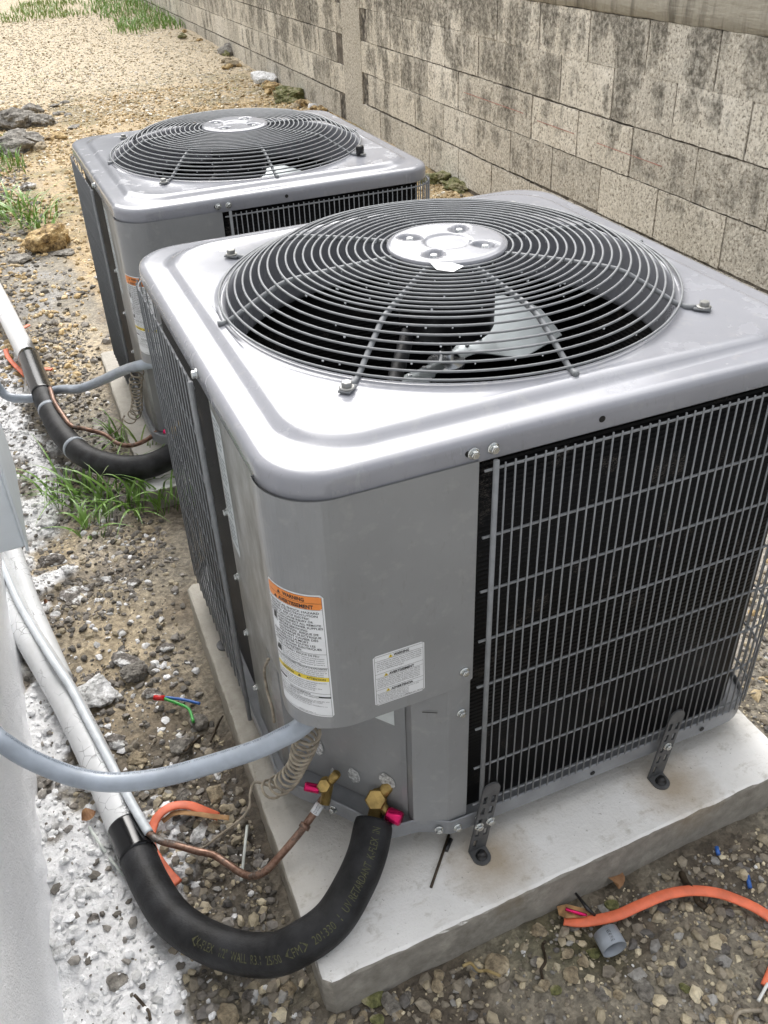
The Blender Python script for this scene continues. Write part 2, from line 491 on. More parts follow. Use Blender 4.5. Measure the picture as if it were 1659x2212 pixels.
def m_ground():
    M = Mat('ground_soil'); p = M.pos()
    vc = M.n('ShaderNodeVertexColor'); vc.layer_name = 'Col'
    a = M.noise(p, 38, 6, .7); b = M.noise(p, 130, 5, .7); v = M.vor(p, 70)
    bw_ = M.n('ShaderNodeRGBToBW'); M.l(vc.outputs['Color'], bw_.inputs[0]); calm = M.ramp(bw_.outputs[0], [(.4, 0.0), (.7, .78)])
    k = M.mix(calm, M.ramp(a, [(.3, .55), (.5, 1.0), (.72, 1.4)]), (1.0,)*3)
    c = M.mix(1.0, vc.outputs['Color'], k, 'MULTIPLY')
    c = M.mix(1.0, c, M.mix(calm, M.ramp(b, [(.3, .65), (.5, 1.0), (.7, 1.3)]), (1.0,)*3), 'MULTIPLY')
    cell = M.vor(p, 95, out='Color')
    bwn = M.n('ShaderNodeRGBToBW'); M.l(cell, bwn.inputs[0]); c = M.mix(1.0, c, M.mix(calm, M.ramp(bwn.outputs[0], [(.25, .78), (.5, 1.0), (.8, 1.22)]), (1.0,)*3), 'MULTIPLY')
    M.color(c); M.rough(M.ramp(a, [(.35, .45), (.6, .85)])); M.set(Specular_IOR_Level=.35)
    M.bump(v, .5, .006, M.bump(M.mix(.5, a, b), 1.0, .009))
    return M.m
MT['ground'] = m_ground()
def m_stone():
    M = Mat('loose_stone'); p = M.pos(obj=True)
    vc = M.n('ShaderNodeVertexColor'); vc.layer_name = 'Col'
    a = M.noise(p, 90, 5, .7)
    c = M.mix(1.0, vc.outputs['Color'], M.ramp(a, [(.3, .6), (.5, 1.0), (.7, 1.25)]), 'MULTIPLY')
    M.color(c); M.rough(.72); M.bump(a, .8, .003); return M.m
MT['stone'] = m_stone()
def m_rock(name, ramp, sc=24, bump=1.0):
    M = Mat(name); p = M.pos(obj=True)
    a = M.noise(p, sc, 7, .68); b = M.noise(p, sc*4, 5, .7)
    c = M.ramp(a, ramp)
    c = M.mix(1.0, c, M.ramp(b, [(.3, .6), (.5, 1.0), (.7, 1.25)]), 'MULTIPLY')
    M.color(c); M.rough(.85); M.bump(M.mix(.5, a, b), bump, .008); return M.m
MT['rock_yellow'] = m_rock('yellow_limestone', [(.34, (.07, .05, .03)), (.44, (.24, .16, .07)), (.55, (.50, .36, .17)), (.7, (.62, .50, .30))])
MT['rock_grey'] = m_rock('grey_rubble', [(.34, (.085, .075, .065)), (.5, (.21, .195, .17)), (.7, (.38, .36, .32))])
MT['rock_white'] = m_rock('whitewashed_rubble', [(.34, (.16, .15, .14)), (.42, (.52, .52, .51)), (.6, (.78, .78, .78)), (.8, (.84, .84, .84))])
MT['rock_tan'] = m_rock('tan_stone', [(.34, (.15, .12, .08)), (.5, (.33, .27, .18)), (.7, (.48, .41, .29))])
MT['rock_half'] = m_rock('paint_spattered_rubble', [(.40, (.09, .08, .07)), (.5, (.22, .20, .18)), (.55, (.62, .62, .61)), (.75, (.78, .78, .78))])
MT['rock_moss'] = m_rock('mossy_stone', [(.34, (.06, .07, .025)), (.5, (.18, .18, .07)), (.62, (.34, .31, .20)), (.8, (.42, .38, .28))])
def m_leaf(name, c0, c1, rough=.4):
    M = Mat(name); p = M.pos()
    oi = M.noise(p, 30, 3)
    M.color(M.mix(M.ramp(oi, [(.35, 0.0), (.65, 1.0)]), c0, c1)); M.rough(rough)
    M.set(Subsurface_Weight=0.0, Transmission_Weight=0.0); return M.m
MT['grass'] = m_leaf('grass_blade', (.11, .22, .035), (.22, .38, .08))
MT['grass_pale'] = m_leaf('dry_grass_blade', (.16, .26, .06), (.30, .38, .12))
MT['straw'] = m_leaf('straw', (.28, .20, .08), (.45, .36, .18), .7)
MT['deadleaf'] = m_leaf('dead_leaf', (.16, .07, .03), (.34, .19, .09), .7)
def m_painted_foam(name, seed):
    M = Mat(name); p = M.pos(obj=True)
    a = M.noise(p, 12, 5, .65); f = M.noise(p, 300, 3, .7)
    cr = M.vor(M.pos((1, 1, 1), obj=True), 48, 'DISTANCE_TO_EDGE')
    wv = M.ramp(cr, [(.0, 1.0), (.035, 0.0)])
    crm = M.math('MULTIPLY', wv, M.ramp(a, [(.50, 0.0), (.60, .8)]))
    c = M.mix(M.ramp(a, [(.3, 0.0), (.7, 1.0)]), (.56, .57, .57), (.68, .69, .70))
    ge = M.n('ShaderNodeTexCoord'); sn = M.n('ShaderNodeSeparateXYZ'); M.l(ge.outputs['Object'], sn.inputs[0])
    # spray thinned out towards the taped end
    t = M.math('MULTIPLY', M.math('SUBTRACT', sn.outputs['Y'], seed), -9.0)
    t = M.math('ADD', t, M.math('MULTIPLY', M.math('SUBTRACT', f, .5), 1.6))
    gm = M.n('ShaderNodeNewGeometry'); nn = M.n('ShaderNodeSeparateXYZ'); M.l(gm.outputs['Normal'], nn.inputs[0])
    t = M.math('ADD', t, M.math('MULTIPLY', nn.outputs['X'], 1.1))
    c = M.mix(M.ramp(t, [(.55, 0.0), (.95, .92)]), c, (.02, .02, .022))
    c = M.mix(crm, c, (.03, .03, .03))
    M.color(c); M.rough(.5); M.bump(M.mix(.5, crm, a), .5, .002); return M.m
MT['foampaint'] = m_painted_foam('painted_foam', -.06)
MT['foampaint_far'] = m_painted_foam('painted_foam_far', 2.02)
MT['tubepaint'] = simple('white_painted_tube', (.62, .66, .69), .38, 0, .10, 30, .15, 60)

# ------------------------------------------------------------------ ground
def slabdist(x, y, r):
    cx, cy, hx, hy = r
    dx, dy = np.abs(x-cx)-hx, np.abs(y-cy)-hy
    return np.maximum(dx, dy)
S1 = (-.014, -.048, .424, .463)
S2 = (.01, 1.445, .42, .485)
def whitemask(x, y):
    n2 = fbm(x*7, y*7, 31, 4); n3 = fbm(x*18, y*18, 41, 3)
    w = -.735 + .135*sstep(.12, -.12, y) + .095*sstep(.75, 1.1, y) - .03*sstep(1.7, 2.1, y) + .26*(n2-.5) + .08*(n3-.5)
    return sstep(.010, -.010, x-w)*(1-sstep(2.2, 2.5, y))*(1-.95*sstep(.57, .63, fbm(x*8, y*8, 44, 3)))
def gh(x, y, fine=True):
    x = np.asarray(x, float); y = np.asarray(y, float)
    z = -.822 - .075*sstep(.45, 1.1, y) + .03*sstep(2.0, 4.5, y) - .01*sstep(.5, 1.2, x)
    z = z + .055*sstep(-.45, -1.1, x)*sstep(2.4, 3.4, y)*(1-sstep(5.0, 6.5, y))       # spoil bank on the left
    z = z + .05*(fbm(x*1.1, y*.9, 3, 3)-.5)*sstep(2.2, 4.0, y)
    z = z + .035*sstep(1.0, 1.65, x)*sstep(1.2, 2.2, y)*(fbm(x*5, y*4, 9, 3))*1.2
    rub = sstep(-.38, -.50, x)*(1-sstep(2.3, 3.0, y))
    amp = .016 + .018*rub
    z = z + amp*(fbm(x*9, y*9, 5, 4)-.5)
    if fine:
        z = z + .010*(fbm(x*34, y*34, 8, 3)-.5)*(1+rub)
    z = z + whitemask(x, y)*(.009+.012*(fbm(x*24, y*24, 45, 3)-.4))
    for S in (S1, S2):
        d = slabdist(x, y, S)
        z = np.where(d < .03, np.minimum(z, z*0 + (-.822 if S is S1 else -.892) + .006*(vn(x*20, y*20, 2)-.3)), z)
    return z
def gcol(x, y):
    n1 = fbm(x*2.3, y*2.3, 21, 4); n2 = fbm(x*7, y*7, 31, 4); n3 = fbm(x*18, y*18, 41, 3)
    dark = np.array((.12, .10, .076)); grey = np.array((.24, .215, .17)); tan = np.array((.46, .375, .25))
    yel = np.array((.42, .315, .175)); pale = np.array((.47, .39, .27)); whi = np.array((.80, .80, .80))
    moss = np.array((.10, .105, .03)); conc = np.array((.50, .47, .42))
    def mixc(a, b, t): return a*(1-t[:, None])+b*t[:, None]
    c = mixc(np.tile(grey, (len(x), 1)), dark, sstep(.42, .62, n2))
    # left corridor: tan patch in the middle, dark rubble near the pipes
    c = mixc(c, np.tile(tan, (len(x), 1)), sstep(.40, .60, n1)*sstep(-.35, -.5, x)*sstep(.05, .3, y)*(1-sstep(.85, 1.1, y))*.85)
    c = mixc(c, np.tile(tan, (len(x), 1)), np.exp(-((x+.60)/.13)**2-((y-.38)/.26)**2)*.9)
    c = mixc(c, np.tile(tan*1.05, (len(x), 1)), np.exp(-((x+.47)/.16)**2-((y-2.1)/.35)**2)*.8)
    c = mixc(c, np.tile(dark*.9, (len(x), 1)), np.exp(-((x+.50)/.17)**2-((y+.12)/.26)**2)*.95)
    c = mixc(c, np.tile(np.array((.34, .335, .32)), (len(x), 1)), np.exp(-((x+.52)/.16)**2-((y-2.9)/.6)**2)*.75*sstep(.35, .6, n2))
    # right of the slab
    c = mixc(c, np.tile(conc, (len(x), 1)), sstep(.42, .50, x)*sstep(-.35, -.1, y)*sstep(.45, .56, n1)*.85)
    c = mixc(c, np.tile(np.array((.36, .33, .25)), (len(x), 1)), np.exp(-((x-.08)/.16)**2-((y+.74)/.07)**2)*sstep(.35, .5, n2)*.9)
    c = mixc(c, np.tile(moss, (len(x), 1)), sstep(.50, .62, n1)*sstep(-.40, -.6, y)*(1-sstep(-.1, .2, x))*.55)
    # the lane behind
    c = mixc(c, np.tile(yel, (len(x), 1)), sstep(1.9, 2.7, y+.6*(n1-.5)+.5*sstep(-.3, .9, x)-1.5*(1-sstep(-.46, -.24, x)))*.9)
    c = mixc(c, np.tile(yel*np.array((.55, .52, .50)), (len(x), 1)), sstep(.50, .62, n2)*sstep(2.0, 2.6, y)*sstep(-.4, -.2, x)*.7)
    c = mixc(c, np.tile(pale, (len(x), 1)), sstep(6.2, 8.0, y+1.0*(n1-.5)))
    c = mixc(c, np.tile(grey, (len(x), 1)), sstep(3.0, 3.6, y)*sstep(-.35, -.6, x+.3*(n1-.5))*(1-sstep(4.6, 5.6, y))*.8)
    c = mixc(c, np.tile(moss*1.3, (len(x), 1)), sstep(.52, .64, n2)*sstep(3, 4, y)*(1-sstep(7, 8, y))*.35)
    # plaster droppings along the house wall
    c = mixc(c, np.tile(whi, (len(x), 1)), whitemask(x, y))
    w2 = np.exp(-((x+.57)/.10)**2-((y-1.35)/.5)**2)*.75
    c = mixc(c, np.tile(np.array((.50, .50, .50)), (len(x), 1)), w2*sstep(.45, .55, n2))
    return c
def axis_steps(segs):
    out = [segs[0][0]]
    for a, b, st0, st1 in segs:
        x = a
        while x < b-1e-6:
            t = (x-a)/(b-a); x = min(b, x+st0+(st1-st0)*t); out.append(x)
    return np.array(out)
gx = axis_steps([(-40, -4, 6, 1.0), (-4, -1.0, .5, .03), (-1.0, 1.1, .012, .012), (1.1, 1.95, .014, .03), (1.95, 5, .1, .6), (5, 40, 1, 6)])
gy = axis_steps([(-30, -3, 5, .8), (-3, -1.05, .3, .03), (-1.05, 1.0, .012, .012), (1.0, 3.5, .014, .024), (3.5, 12, .028, .09), (12, 16, .1, .5), (16, 80, 1, 10)])
GX, GY = np.meshgrid(gx, gy)
X, Y = GX.ravel(), GY.ravel()
Vg = np.stack([X, Y, gh(X, Y)], 1)
nx, ny = len(gx), len(gy)
ii = (np.arange(ny-1)[:, None]*nx+np.arange(nx-1)[None, :]).ravel()
Fg = np.stack([ii, ii+1, ii+nx+1, ii+nx], 1)
g = bulk('ground', Vg, Fg, MT['ground'], col=gcol(X, Y), smooth=True)
tag(g, kind='structure')

# ------------------------------------------------------------------ loose gravel (nobody could count it)
_t = (1+5**.5)/2
ICO_V = np.array([(-1,_t,0),(1,_t,0),(-1,-_t,0),(1,-_t,0),(0,-1,_t),(0,1,_t),(0,-1,-_t),(0,1,-_t),(_t,0,-1),(_t,0,1),(-_t,0,-1),(-_t,0,1)])/math.hypot(1, _t)
ICO_F = np.array([(0,11,5),(0,5,1),(0,1,7),(0,7,10),(0,10,11),(1,5,9),(5,11,4),(11,10,2),(10,7,6),(7,1,8),(3,9,4),(3,4,2),(3,2,6),(3,6,8),(3,8,9),(4,9,5),(2,4,11),(6,2,10),(8,6,7),(9,8,1)])
# unseen ridge added beyond the lane so the wet lids mirror something dark
hv, hf = [], []
hxs = np.linspace(-60, 60, 61); hys = np.array([26, 28, 31, 36, 44, 56])
for j, yy in enumerate(hys):
    for xx in hxs:
        top = 8.6+1.6*float(fbm([xx*.09], [3.0], 5, 3)[0])
        hv.append((xx, yy-.006*xx*xx*float(j < 6), -.95+(1.9+top)*(0, .35, 1, 1.06, 1.1, 1.12)[j]))
for j in range(5):
    for i in range(60): a = j*61+i; hf.append((a, a+1, a+62, a+61))
added_hill = mesh('added_hill', hv, hf, simple('added_hill_scrub', (.05, .065, .035), .9, 0, .4, .6), None, True)
tag(added_hill, kind='structure')
def scatter(name, N, xr, yr, smin, smax, pal, power=2.5, dens=None, sink=.15, ypow=1.0, yscale=0.0):
    x = rng.uniform(*xr, N); y = yr[0]+(yr[1]-yr[0])*rng.uniform(0, 1, N)**ypow
    keep = (slabdist(x, y, S1) > .012) & (slabdist(x, y, S2) > .012)
    keep &= x > (-.785+.012*y)*(y < 2.35)-9*(y >= 2.35)
    keep &= x < 1.66+.026*(y-3.3)
    if dens is not None: keep &= rng.uniform(0, 1, N) < dens(x, y)
    d = np.stack([x, y, np.full(N, -.83)], 1)-CAM
    zc = d @ _f; u = FW/2+FPX*(d @ CR)/zc; v = FH/2-FPX*(d @ CU)/zc
    keep &= (zc > .1) & (u > -420) & (u < FW+420) & (v > -200) & (v < FH+420)
    x, y = x[keep], y[keep]; n = len(x)
    s = smin+(smax-smin)*rng.uniform(0, 1, n)**power
    s = s*(1+yscale*np.maximum(0, y-2))
    z = gh(x, y)+s*sink
    Q = rng.normal(size=(n, 4)); Q /= np.linalg.norm(Q, axis=1)[:, None]
    w_, a, b, c = Q.T
    R = np.stack([1-2*(b*b+c*c), 2*(a*b-c*w_), 2*(a*c+b*w_), 2*(a*b+c*w_), 1-2*(a*a+c*c), 2*(b*c-a*w_), 2*(a*c-b*w_), 2*(b*c+a*w_), 1-2*(a*a+b*b)], 1).reshape(n, 3, 3)
    P = ICO_V[None]*rng.uniform(.68, 1.2, (n, 12, 1))*np.stack([np.ones(n), rng.uniform(.6, 1, n), rng.uniform(.45, .85, n)], 1)[:, None, :]
    P = np.einsum('nij,nkj->nki', R, P); P[:, :, 2] *= .72
    P = P*s[:, None, None]+np.stack([x, y, z], 1)[:, None, :]
    F = (ICO_F[None]+np.arange(n)[:, None, None]*12).reshape(-1, 3)
    pal_c = np.array([p[:3] for p in pal]); pw = np.array([p[3] for p in pal]); pw = pw/pw.sum()
    col = pal_c[rng.choice(len(pal), n, p=pw)]*rng.uniform(.75, 1.2, (n, 1))
    return tag(bulk(name, P.reshape(-1, 3), F, MT['stone'], col=np.repeat(col, 12, 0).clip(0, .9)), kind='stuff')
PAL_F = [(.19,.165,.13,3),(.27,.235,.18,4),(.36,.31,.22,4),(.50,.43,.30,3),(.60,.53,.38,1.6),(.14,.13,.12,2),(.31,.30,.28,2),(.75,.75,.74,.25)]
PAL_L = [(.12,.11,.095,4),(.19,.17,.145,4),(.26,.24,.215,3),(.34,.29,.20,2.0),(.76,.76,.76,.6),(.46,.40,.29,.8)]
PAL_W = [(.80,.80,.80,8),(.66,.66,.65,4),(.30,.28,.25,1.0),(.16,.145,.12,.6)]
PAL_Y = [(.50,.37,.19,5),(.57,.45,.27,5),(.38,.27,.13,4),(.64,.57,.43,2.2),(.36,.26,.13,1.6),(.24,.20,.15,.9),(.80,.76,.66,1.4)]
PAL_P = [(.58,.51,.38,5),(.52,.44,.30,3),(.66,.61,.52,3),(.36,.29,.18,2)]
def d_front(x, y): return .45+.55*sstep(.40, .56, fbm(x*6, y*6, 51, 3))
def gcount(n): return int(n)
gv = dict(label='grey-brown and tan gravel strewn in front of the near slab', cat='gravel')
o = scatter('gravel', gcount(26000), (-.62, 1.5), (-1.1, .1), .0028, .0145, PAL_F, 2.8, d_front)
tag(o, 'grey-brown and tan gravel strewn in front of the near slab', 'gravel')
o = scatter('fine_gravel', gcount(22000), (-.5, 1.2), (-1.0, 0), .0014, .0046, PAL_F, 1.6, lambda x, y: .5+.5*sstep(.4, .6, fbm(x*9, y*9, 52, 3)))
tag(o, 'fine grit between the gravel stones in front of the near slab', 'gravel')
if False: o = scatter('gravel', 1, (-.62, 1.5), (-1.1, .1), .0030, .0165, PAL_F, 3.0, d_front)
tag(o, 'grey-brown and tan gravel strewn in front of the near slab', 'gravel')
o = scatter('gravel', gcount(15000), (-.80, -.40), (-.62, 2.4), .0018, .0125, PAL_L, 3.2, lambda x, y: (.35+.65*sstep(.42, .55, fbm(x*7, y*7, 61, 3)))*(1-.93*whitemask(x, y)))
tag(o, 'dark rubble chips on the soil between house wall and units', 'gravel')
o = scatter('plaster_crumbs', gcount(9000), (-.80, -.48), (-.62, 2.3), .0018, .012, PAL_W, 3.0, lambda x, y: .15+.85*whitemask(x, y))
tag(o, 'white plaster crumbs fallen along the foot of the house wall', 'plaster crumbs')
o = scatter('gravel', gcount(9000), (.42, 1.7), (-.3, 2.3), .003, .016, PAL_F[1:6]+PAL_Y[:3], 2.6, lambda x, y: .15+.85*sstep(.48, .6, fbm(x*3, y*3, 71, 3)+.25*sstep(.3, 1.2, y)))
tag(o, 'pale gravel scattered right of the units by the block wall', 'gravel')
o = scatter('limestone_gravel', gcount(38000), (-.75, 1.75), (1.85, 7.0), .004, .0155, PAL_Y, 2.6, lambda x, y: (.22+.78*sstep(.42, .56, fbm(x*2.5, y*2.0, 81, 3)))*(.06+.94*sstep(0, .5, y-2.2+.9*(fbm(x*5, y*5, 83, 3)-.5)-1.7*(1-sstep(-.48, -.22, x)))), ypow=1.35, yscale=.07)
tag(o, 'yellow crushed limestone covering the lane behind the far unit', 'gravel')
o = scatter('limestone_gravel', gcount(15000), (-1.8, 1.8), (6.2, 13), .007, .018, PAL_P, 2.0, ypow=1.3)
tag(o, 'bleached crushed limestone at the far end of the lane', 'gravel')
o = scatter('gravel', gcount(9000), (-1.3, -.20), (1.9, 5.0), .004, .022, PAL_L[:4]+PAL_Y[:2], 2.2, lambda x, y: sstep(.1, -.25, x+.35+.35*(fbm(x*3, y*3, 91, 3)-.5)))
tag(o, 'grey rubble and clods on the bank left of the lane', 'gravel')

# ------------------------------------------------------------------ single rocks
def wallx_(y): return 1.68+.026*(y-3.3)
def rock_mesh(name, s, seed, m, sub=3, rough=.22, flat=.7):
    bm = bmesh.new(); bmesh.ops.create_icosphere(bm, subdivisions=sub, radius=1)
    r = random.Random(seed); off = r.uniform(0, 50)
    planes = [(Vector((r.gauss(0, 1), r.gauss(0, 1), r.gauss(0, 1))).normalized(), r.uniform(.55, .85)) for _ in range(7)]
    for v in bm.verts:
        p = v.co.copy()
        for nrm, d in planes:
            q = p.dot(nrm)
            if q > d: p -= nrm*(q-d)*.9
        k = 1+rough*2*(float(fbm(p.x*1.6+off, p.y*1.6+p.z*1.9, seed, 3))-.5)+rough*.9*(float(fbm(p.x*5+off, p.y*5-p.z*5, seed+5, 3))-.5)
        p *= k
        v.co = Vector((p.x*s[0], p.y*s[1], p.z*s[2]*flat))
    me = bpy.data.meshes.new(name); bm.to_mesh(me); bm.free()
    return link(name, me, m, None, False)
def rock(u, v, s, mat, label, name='rock', seed=None, z=None, rot=None, sub=3, rough=.22):
    seed = seed or int(u*7+v)
    p = px(u, v, -.83); p = px(u, v, float(gh([p[0]], [p[1]])[0])+.3*s[2])
    o = rock_mesh(name, s, seed, MT[mat], sub, rough)
    o.location = (p[0], p[1], float(gh([p[0]], [p[1]])[0])+s[2]*.30)
    o.rotation_euler = (0, 0, (seed % 63)/10 if rot is None else rot)
    return tag(o, label, 'rock')
rock(104, 520, (.115, .08, .11), 'rock_yellow', 'big pitted yellow limestone rock left of the far unit', rot=.2, sub=4, rough=.32)
rock(60, 404, (.055, .04, .04), 'rock_half', 'grey rock with a pale flat top behind the grass clump', rot=.1)
rock(138, 548, (.05, .04, .02), 'rock_grey', 'dark flat stone just below the big yellow rock')
rock(42, 560, (.06, .05, .035), 'rock_grey', 'dark grey rock at the foot of the big yellow rock')
rock(208, 1492, (.045, .042, .030), 'rock_white', 'whitewashed lump of rubble beside the painted pipe', rot=.5, sub=4, rough=.30)
rock(292, 1448, (.034, .028, .026), 'rock_grey', 'dark porous clod right of the whitewashed lump', sub=4, rough=.34)
rock(272, 1425, (.036, .02, .014), 'rock_half', 'half-whitened stone behind the dark porous clod')
rock(296, 1640, (.020, .018, .016), 'rock_tan', 'tan stone just above the grey conduit', rough=.3)
rock(248, 1600, (.021, .020, .020), 'rock_half', 'paint-splashed chunk between painted pipe and tan stone')
rock(390, 1610, (.020, .019, .017), 'rock_grey', 'dark stone above the conduit near the slab')
rock(462, 1712, (.020, .022, .016), 'rock_tan', 'ochre stone below the conduit against the slab')
rock(430, 1560, (.018, .022, .018), 'rock_grey', 'dark angular stone beside the cut blue wire')
rock(318, 1137, (.021, .020, .016), 'rock_tan', 'smooth tan pebble at the edge of the grass clump', rough=.1)
rock(110, 1207, (.036, .028, .022), 'rock_half', 'grey rock next to the corner of the white box', sub=4, rough=.28)
rock(100, 1128, (.030, .022, .014), 'rock_white', 'white-crusted stone above the grey rock by the box')
rock(165, 1290, (.03, .055, .012), 'rock_half', 'flat crusted plaster slab beside the painted pipe', rot=.4)
rock(455, 1215, (.018, .014, .01), 'rock_white', 'small white chip near the near unit grille')
rock(1075, 2085, (.021, .019, .014), 'rock_tan', 'largest cream stone in front of the near slab', rough=.12, rot=.4)
rock(1235, 2105, (.014, .012, .010), 'rock_tan', 'small cream stone right of the largest cream stone')
rock(1165, 2010, (.014, .012, .010), 'rock_tan', 'cream stone between slab and pipe coupling')
rock(1380, 2110, (.012, .010, .010), 'rock_grey', 'grey round stone in the mud at right')
rock(1390, 2140, (.015, .017, .009), 'rock_grey', 'flat dark slate chip in the mud at right')
rock(1240, 1985, (.018, .019, .014), 'rock_grey', 'dark square stone left of the grey pipe coupling')
rock(805, 2155, (.017, .022, .013), 'rock_moss', 'moss-stained long stone under the black hose bend')
rock(845, 2170, (.019, .015, .013), 'rock_grey', 'dark stone beside the slab corner under the hose')
rock(620, 2140, (.013, .020, .008), 'rock_tan', 'thin tan chip left of the slab corner')
rock(540, 2150, (.015, .014, .012), 'rock_half', 'speckled stone below the black hose bend')
rock(490, 2195, (.02, .016, .012), 'rock_tan', 'tan stone at the bottom edge below the hose')
rock(570, 170, (.10, .22, .07), 'rock_white', 'broken white concrete lump against the block wall')
rock(632, 205, (.16, .12, .10), 'rock_moss', 'mossy yellow rock heap at the foot of the block wall', rough=.4, sub=4)
rock(695, 236, (.05, .05, .05), 'rock_yellow', 'orange-yellow stone behind the far unit fan', rough=.3)
rock(675, 232, (.045, .04, .045), 'rock_white', 'pale angular stone left of the orange-yellow one', rough=.2)
rock(494, 110, (.13, .10, .08), 'rock_grey', 'grey boulder at the edge of the lane by the wall', rough=.35)
rock(940, 385, (.12, .07, .06), 'rock_moss', 'low mossy rock ridge between wall and near unit fan', rough=.45, sub=4)
rock(985, 400, (.09, .06, .05), 'rock_moss', 'mossy rock nearest to the block wall above the near fan', rough=.45, sub=4)
rock(905, 372, (.06, .05, .05), 'rock_yellow', 'yellow rock right of the far unit corner', rough=.3)
rock(175, 410, (.05, .04, .03), 'rock_yellow', 'small yellow limestone close to the far unit corner')
rock(22, 262, (.19, .15, .13), 'rock_grey', 'large grey clod on the left bank below the grass', sub=4, rough=.4)
rock(50, 302, (.14, .11, .09), 'rock_grey', 'grey clod in front of the large one on the left bank', sub=4, rough=.4)
rock(84, 318, (.06, .05, .04), 'rock_tan', 'brown stone at the foot of the left bank', rough=.3)
rock(8, 322, (.18, .14, .10), 'rock_grey', 'grey clod at the very left edge above the ivory pipe', sub=4, rough=.4)
rock(96, 262, (.10, .09, .08), 'rock_grey', 'darker clod at the right end of the left bank', sub=4, rough=.4)
rock(70, 238, (.09, .08, .08), 'rock_grey', 'small dark clod behind the large one on the left bank', sub=3, rough=.4)
rock(120, 296, (.07, .06, .05), 'rock_yellow', 'yellow lump at the right foot of the left bank', rough=.35)
for i in range(26):
    y = 4.6+6.0*random.random()**1.2; x = wallx_(y)-random.uniform(.05, .22); q = random.uniform(.03, .075)
    o = rock_mesh('limestone_lump', (q, q*.8, q*.8), 500+i, MT[random.choice(['rock_yellow', 'rock_yellow', 'rock_tan', 'rock_moss'])], 2, .3)
    o.location = (x, y, float(gh([x], [y])[0])+q*.3); o.rotation_euler = (0, 0, random.uniform(0, 6))
    tag(o, 'limestone lump in the row along the foot of the block wall', 'rock', 'limestone lumps along the foot of the block wall')
for i, (u, v, sx, sy) in enumerate([(118, 228, .055, .03), (140, 222, .05, .03), (128, 245, .06, .035), (145, 248, .05, .03), (158, 272, .075, .04), (112, 264, .05, .04)]):
    o = rock(u, v, (sx, sy, .02), 'rock_grey', 'flat grey paving shard lying on the yellow lane', 'stone_shard', seed=100+i)
    o['group'] = 'flat grey shards on the lane'
for i in range(34):
    u, v = random.uniform(760, 1640), random.uniform(1930, 2205)
    if v < 2230-(u-690)*.50: v = 2230-(u-690)*.50+random.uniform(0, 40)
    if v > 2225: continue
    q = random.uniform(.008, .0125)
    mk = random.choice(['rock_tan', 'rock_grey', 'rock_tan', 'rock_moss'])
    nm = {'rock_tan': 'cream', 'rock_grey': 'dark grey', 'rock_moss': 'moss-tinted'}[mk]
    o = rock(u, v, (q, q*random.uniform(.7, 1), q*.7), mk, 'small '+nm+' stone lying in the gravel before the near slab', 'stone', seed=200+i, sub=2)
    o['group'] = nm+' stones in the gravel before the near slab'
for i, (u, v) in enumerate([(110, 690), (150, 640), (240, 655), (215, 600), (60, 640), (190, 1270), (120, 1330), (230, 1250), (290, 1260), (330, 1500), (360, 1400), (355, 1690), (190, 1700), (200, 1985), (130, 2050), (250, 2120), (175, 1935), (430, 1800), (395, 1720)]):
    q = random.uniform(.011, .02)*(1.5 if v < 1000 else 1)
    mk = random.choice(['rock_half', 'rock_grey', 'rock_white'])
    nm = {'rock_half': 'paint-spattered', 'rock_grey': 'dark grey', 'rock_white': 'whitewashed'}[mk]
    side = 'behind' if v < 1000 else 'beside'
    o = rock(u, v, (q, q*.8, q*.6), mk, nm+' chunk of rubble '+('left of the far unit' if v < 1000 else 'on the soil left of the near unit'), 'rubble_chunk', seed=300+i, sub=2, rough=.3)
    o['group'] = nm+' rubble chunks '+('left of the far unit' if v < 1000 else 'left of the near unit')

# ------------------------------------------------------------------ concrete slabs
def rough_slab(name, x0, x1, y0, y1, zt, zb, skew=0.0, seed=1):
    pts = []
    def seg(a, b):
        n = max(2, int(np.hypot(b[0]-a[0], b[1]-a[1])/.010))
        for i in range(n):
            t = i/n; pts.append((a[0]+(b[0]-a[0])*t, a[1]+(b[1]-a[1])*t))
    c = .012
    A, B, C, D = (x0, y0), (x1, y0+skew), (x1, y1), (x0+.02, y1)
    cs = [A, B, C, D]
    for i in range(4):
        p, q = np.array(cs[i]), np.array(cs[(i+1) % 4]); d = (q-p)/np.linalg.norm(q-p)
        seg(p+d*c, q-d*c); pts.append(tuple(q-d*c))
    P = np.array(pts); ctr = P.mean(0); n = len(P)
    out = (P-ctr)/np.array([(x1-x0)/2, (y1-y0)/2]); out /= np.abs(out).max(1)[:, None]
    dirn = np.where(np.abs(out) > .985, np.sign(out), 0); dirn = dirn/np.maximum(np.linalg.norm(dirn, axis=1), 1e-6)[:, None]
    V = []; F = []
    s = np.cumsum(np.r_[0, np.linalg.norm(np.diff(P, axis=0), axis=1)])
    prof = [(-.006, zt), (-.0015, zt-.0022), (.0, zt-.006)]+[(0.0, zt-.006-(zt-.006-zb)*k/5) for k in range(1, 6)]
    for k, (o, z) in enumerate(prof):
        j = (fbm(s*22, s*0+k*.4, seed, 4)-.5)*(.004 if k < 3 else .006)+(fbm(s*90, s*0+k*3.1, seed+4, 2)-.5)*.0022
        zz = z+(fbm(s*35, s*0+k, seed+9, 3)-.5)*(.004 if 0 < k < 7 else .0)
        q = P+dirn*(o+j)[:, None]
        V += [(a[0], a[1], b) for a, b in zip(q, zz)]
    m = len(prof)
    for k in range(m-1):
        for i in range(n):
            F.append((k*n+i, (k+1)*n+i, (k+1)*n+(i+1) % n, k*n+(i+1) % n))
    # top sheet with its own relief
    nxs = 70; top0 = len(V)
    F.append(tuple(range(n)))
    o = mesh(name, V, F, MT['slab'], None, False)
    return o
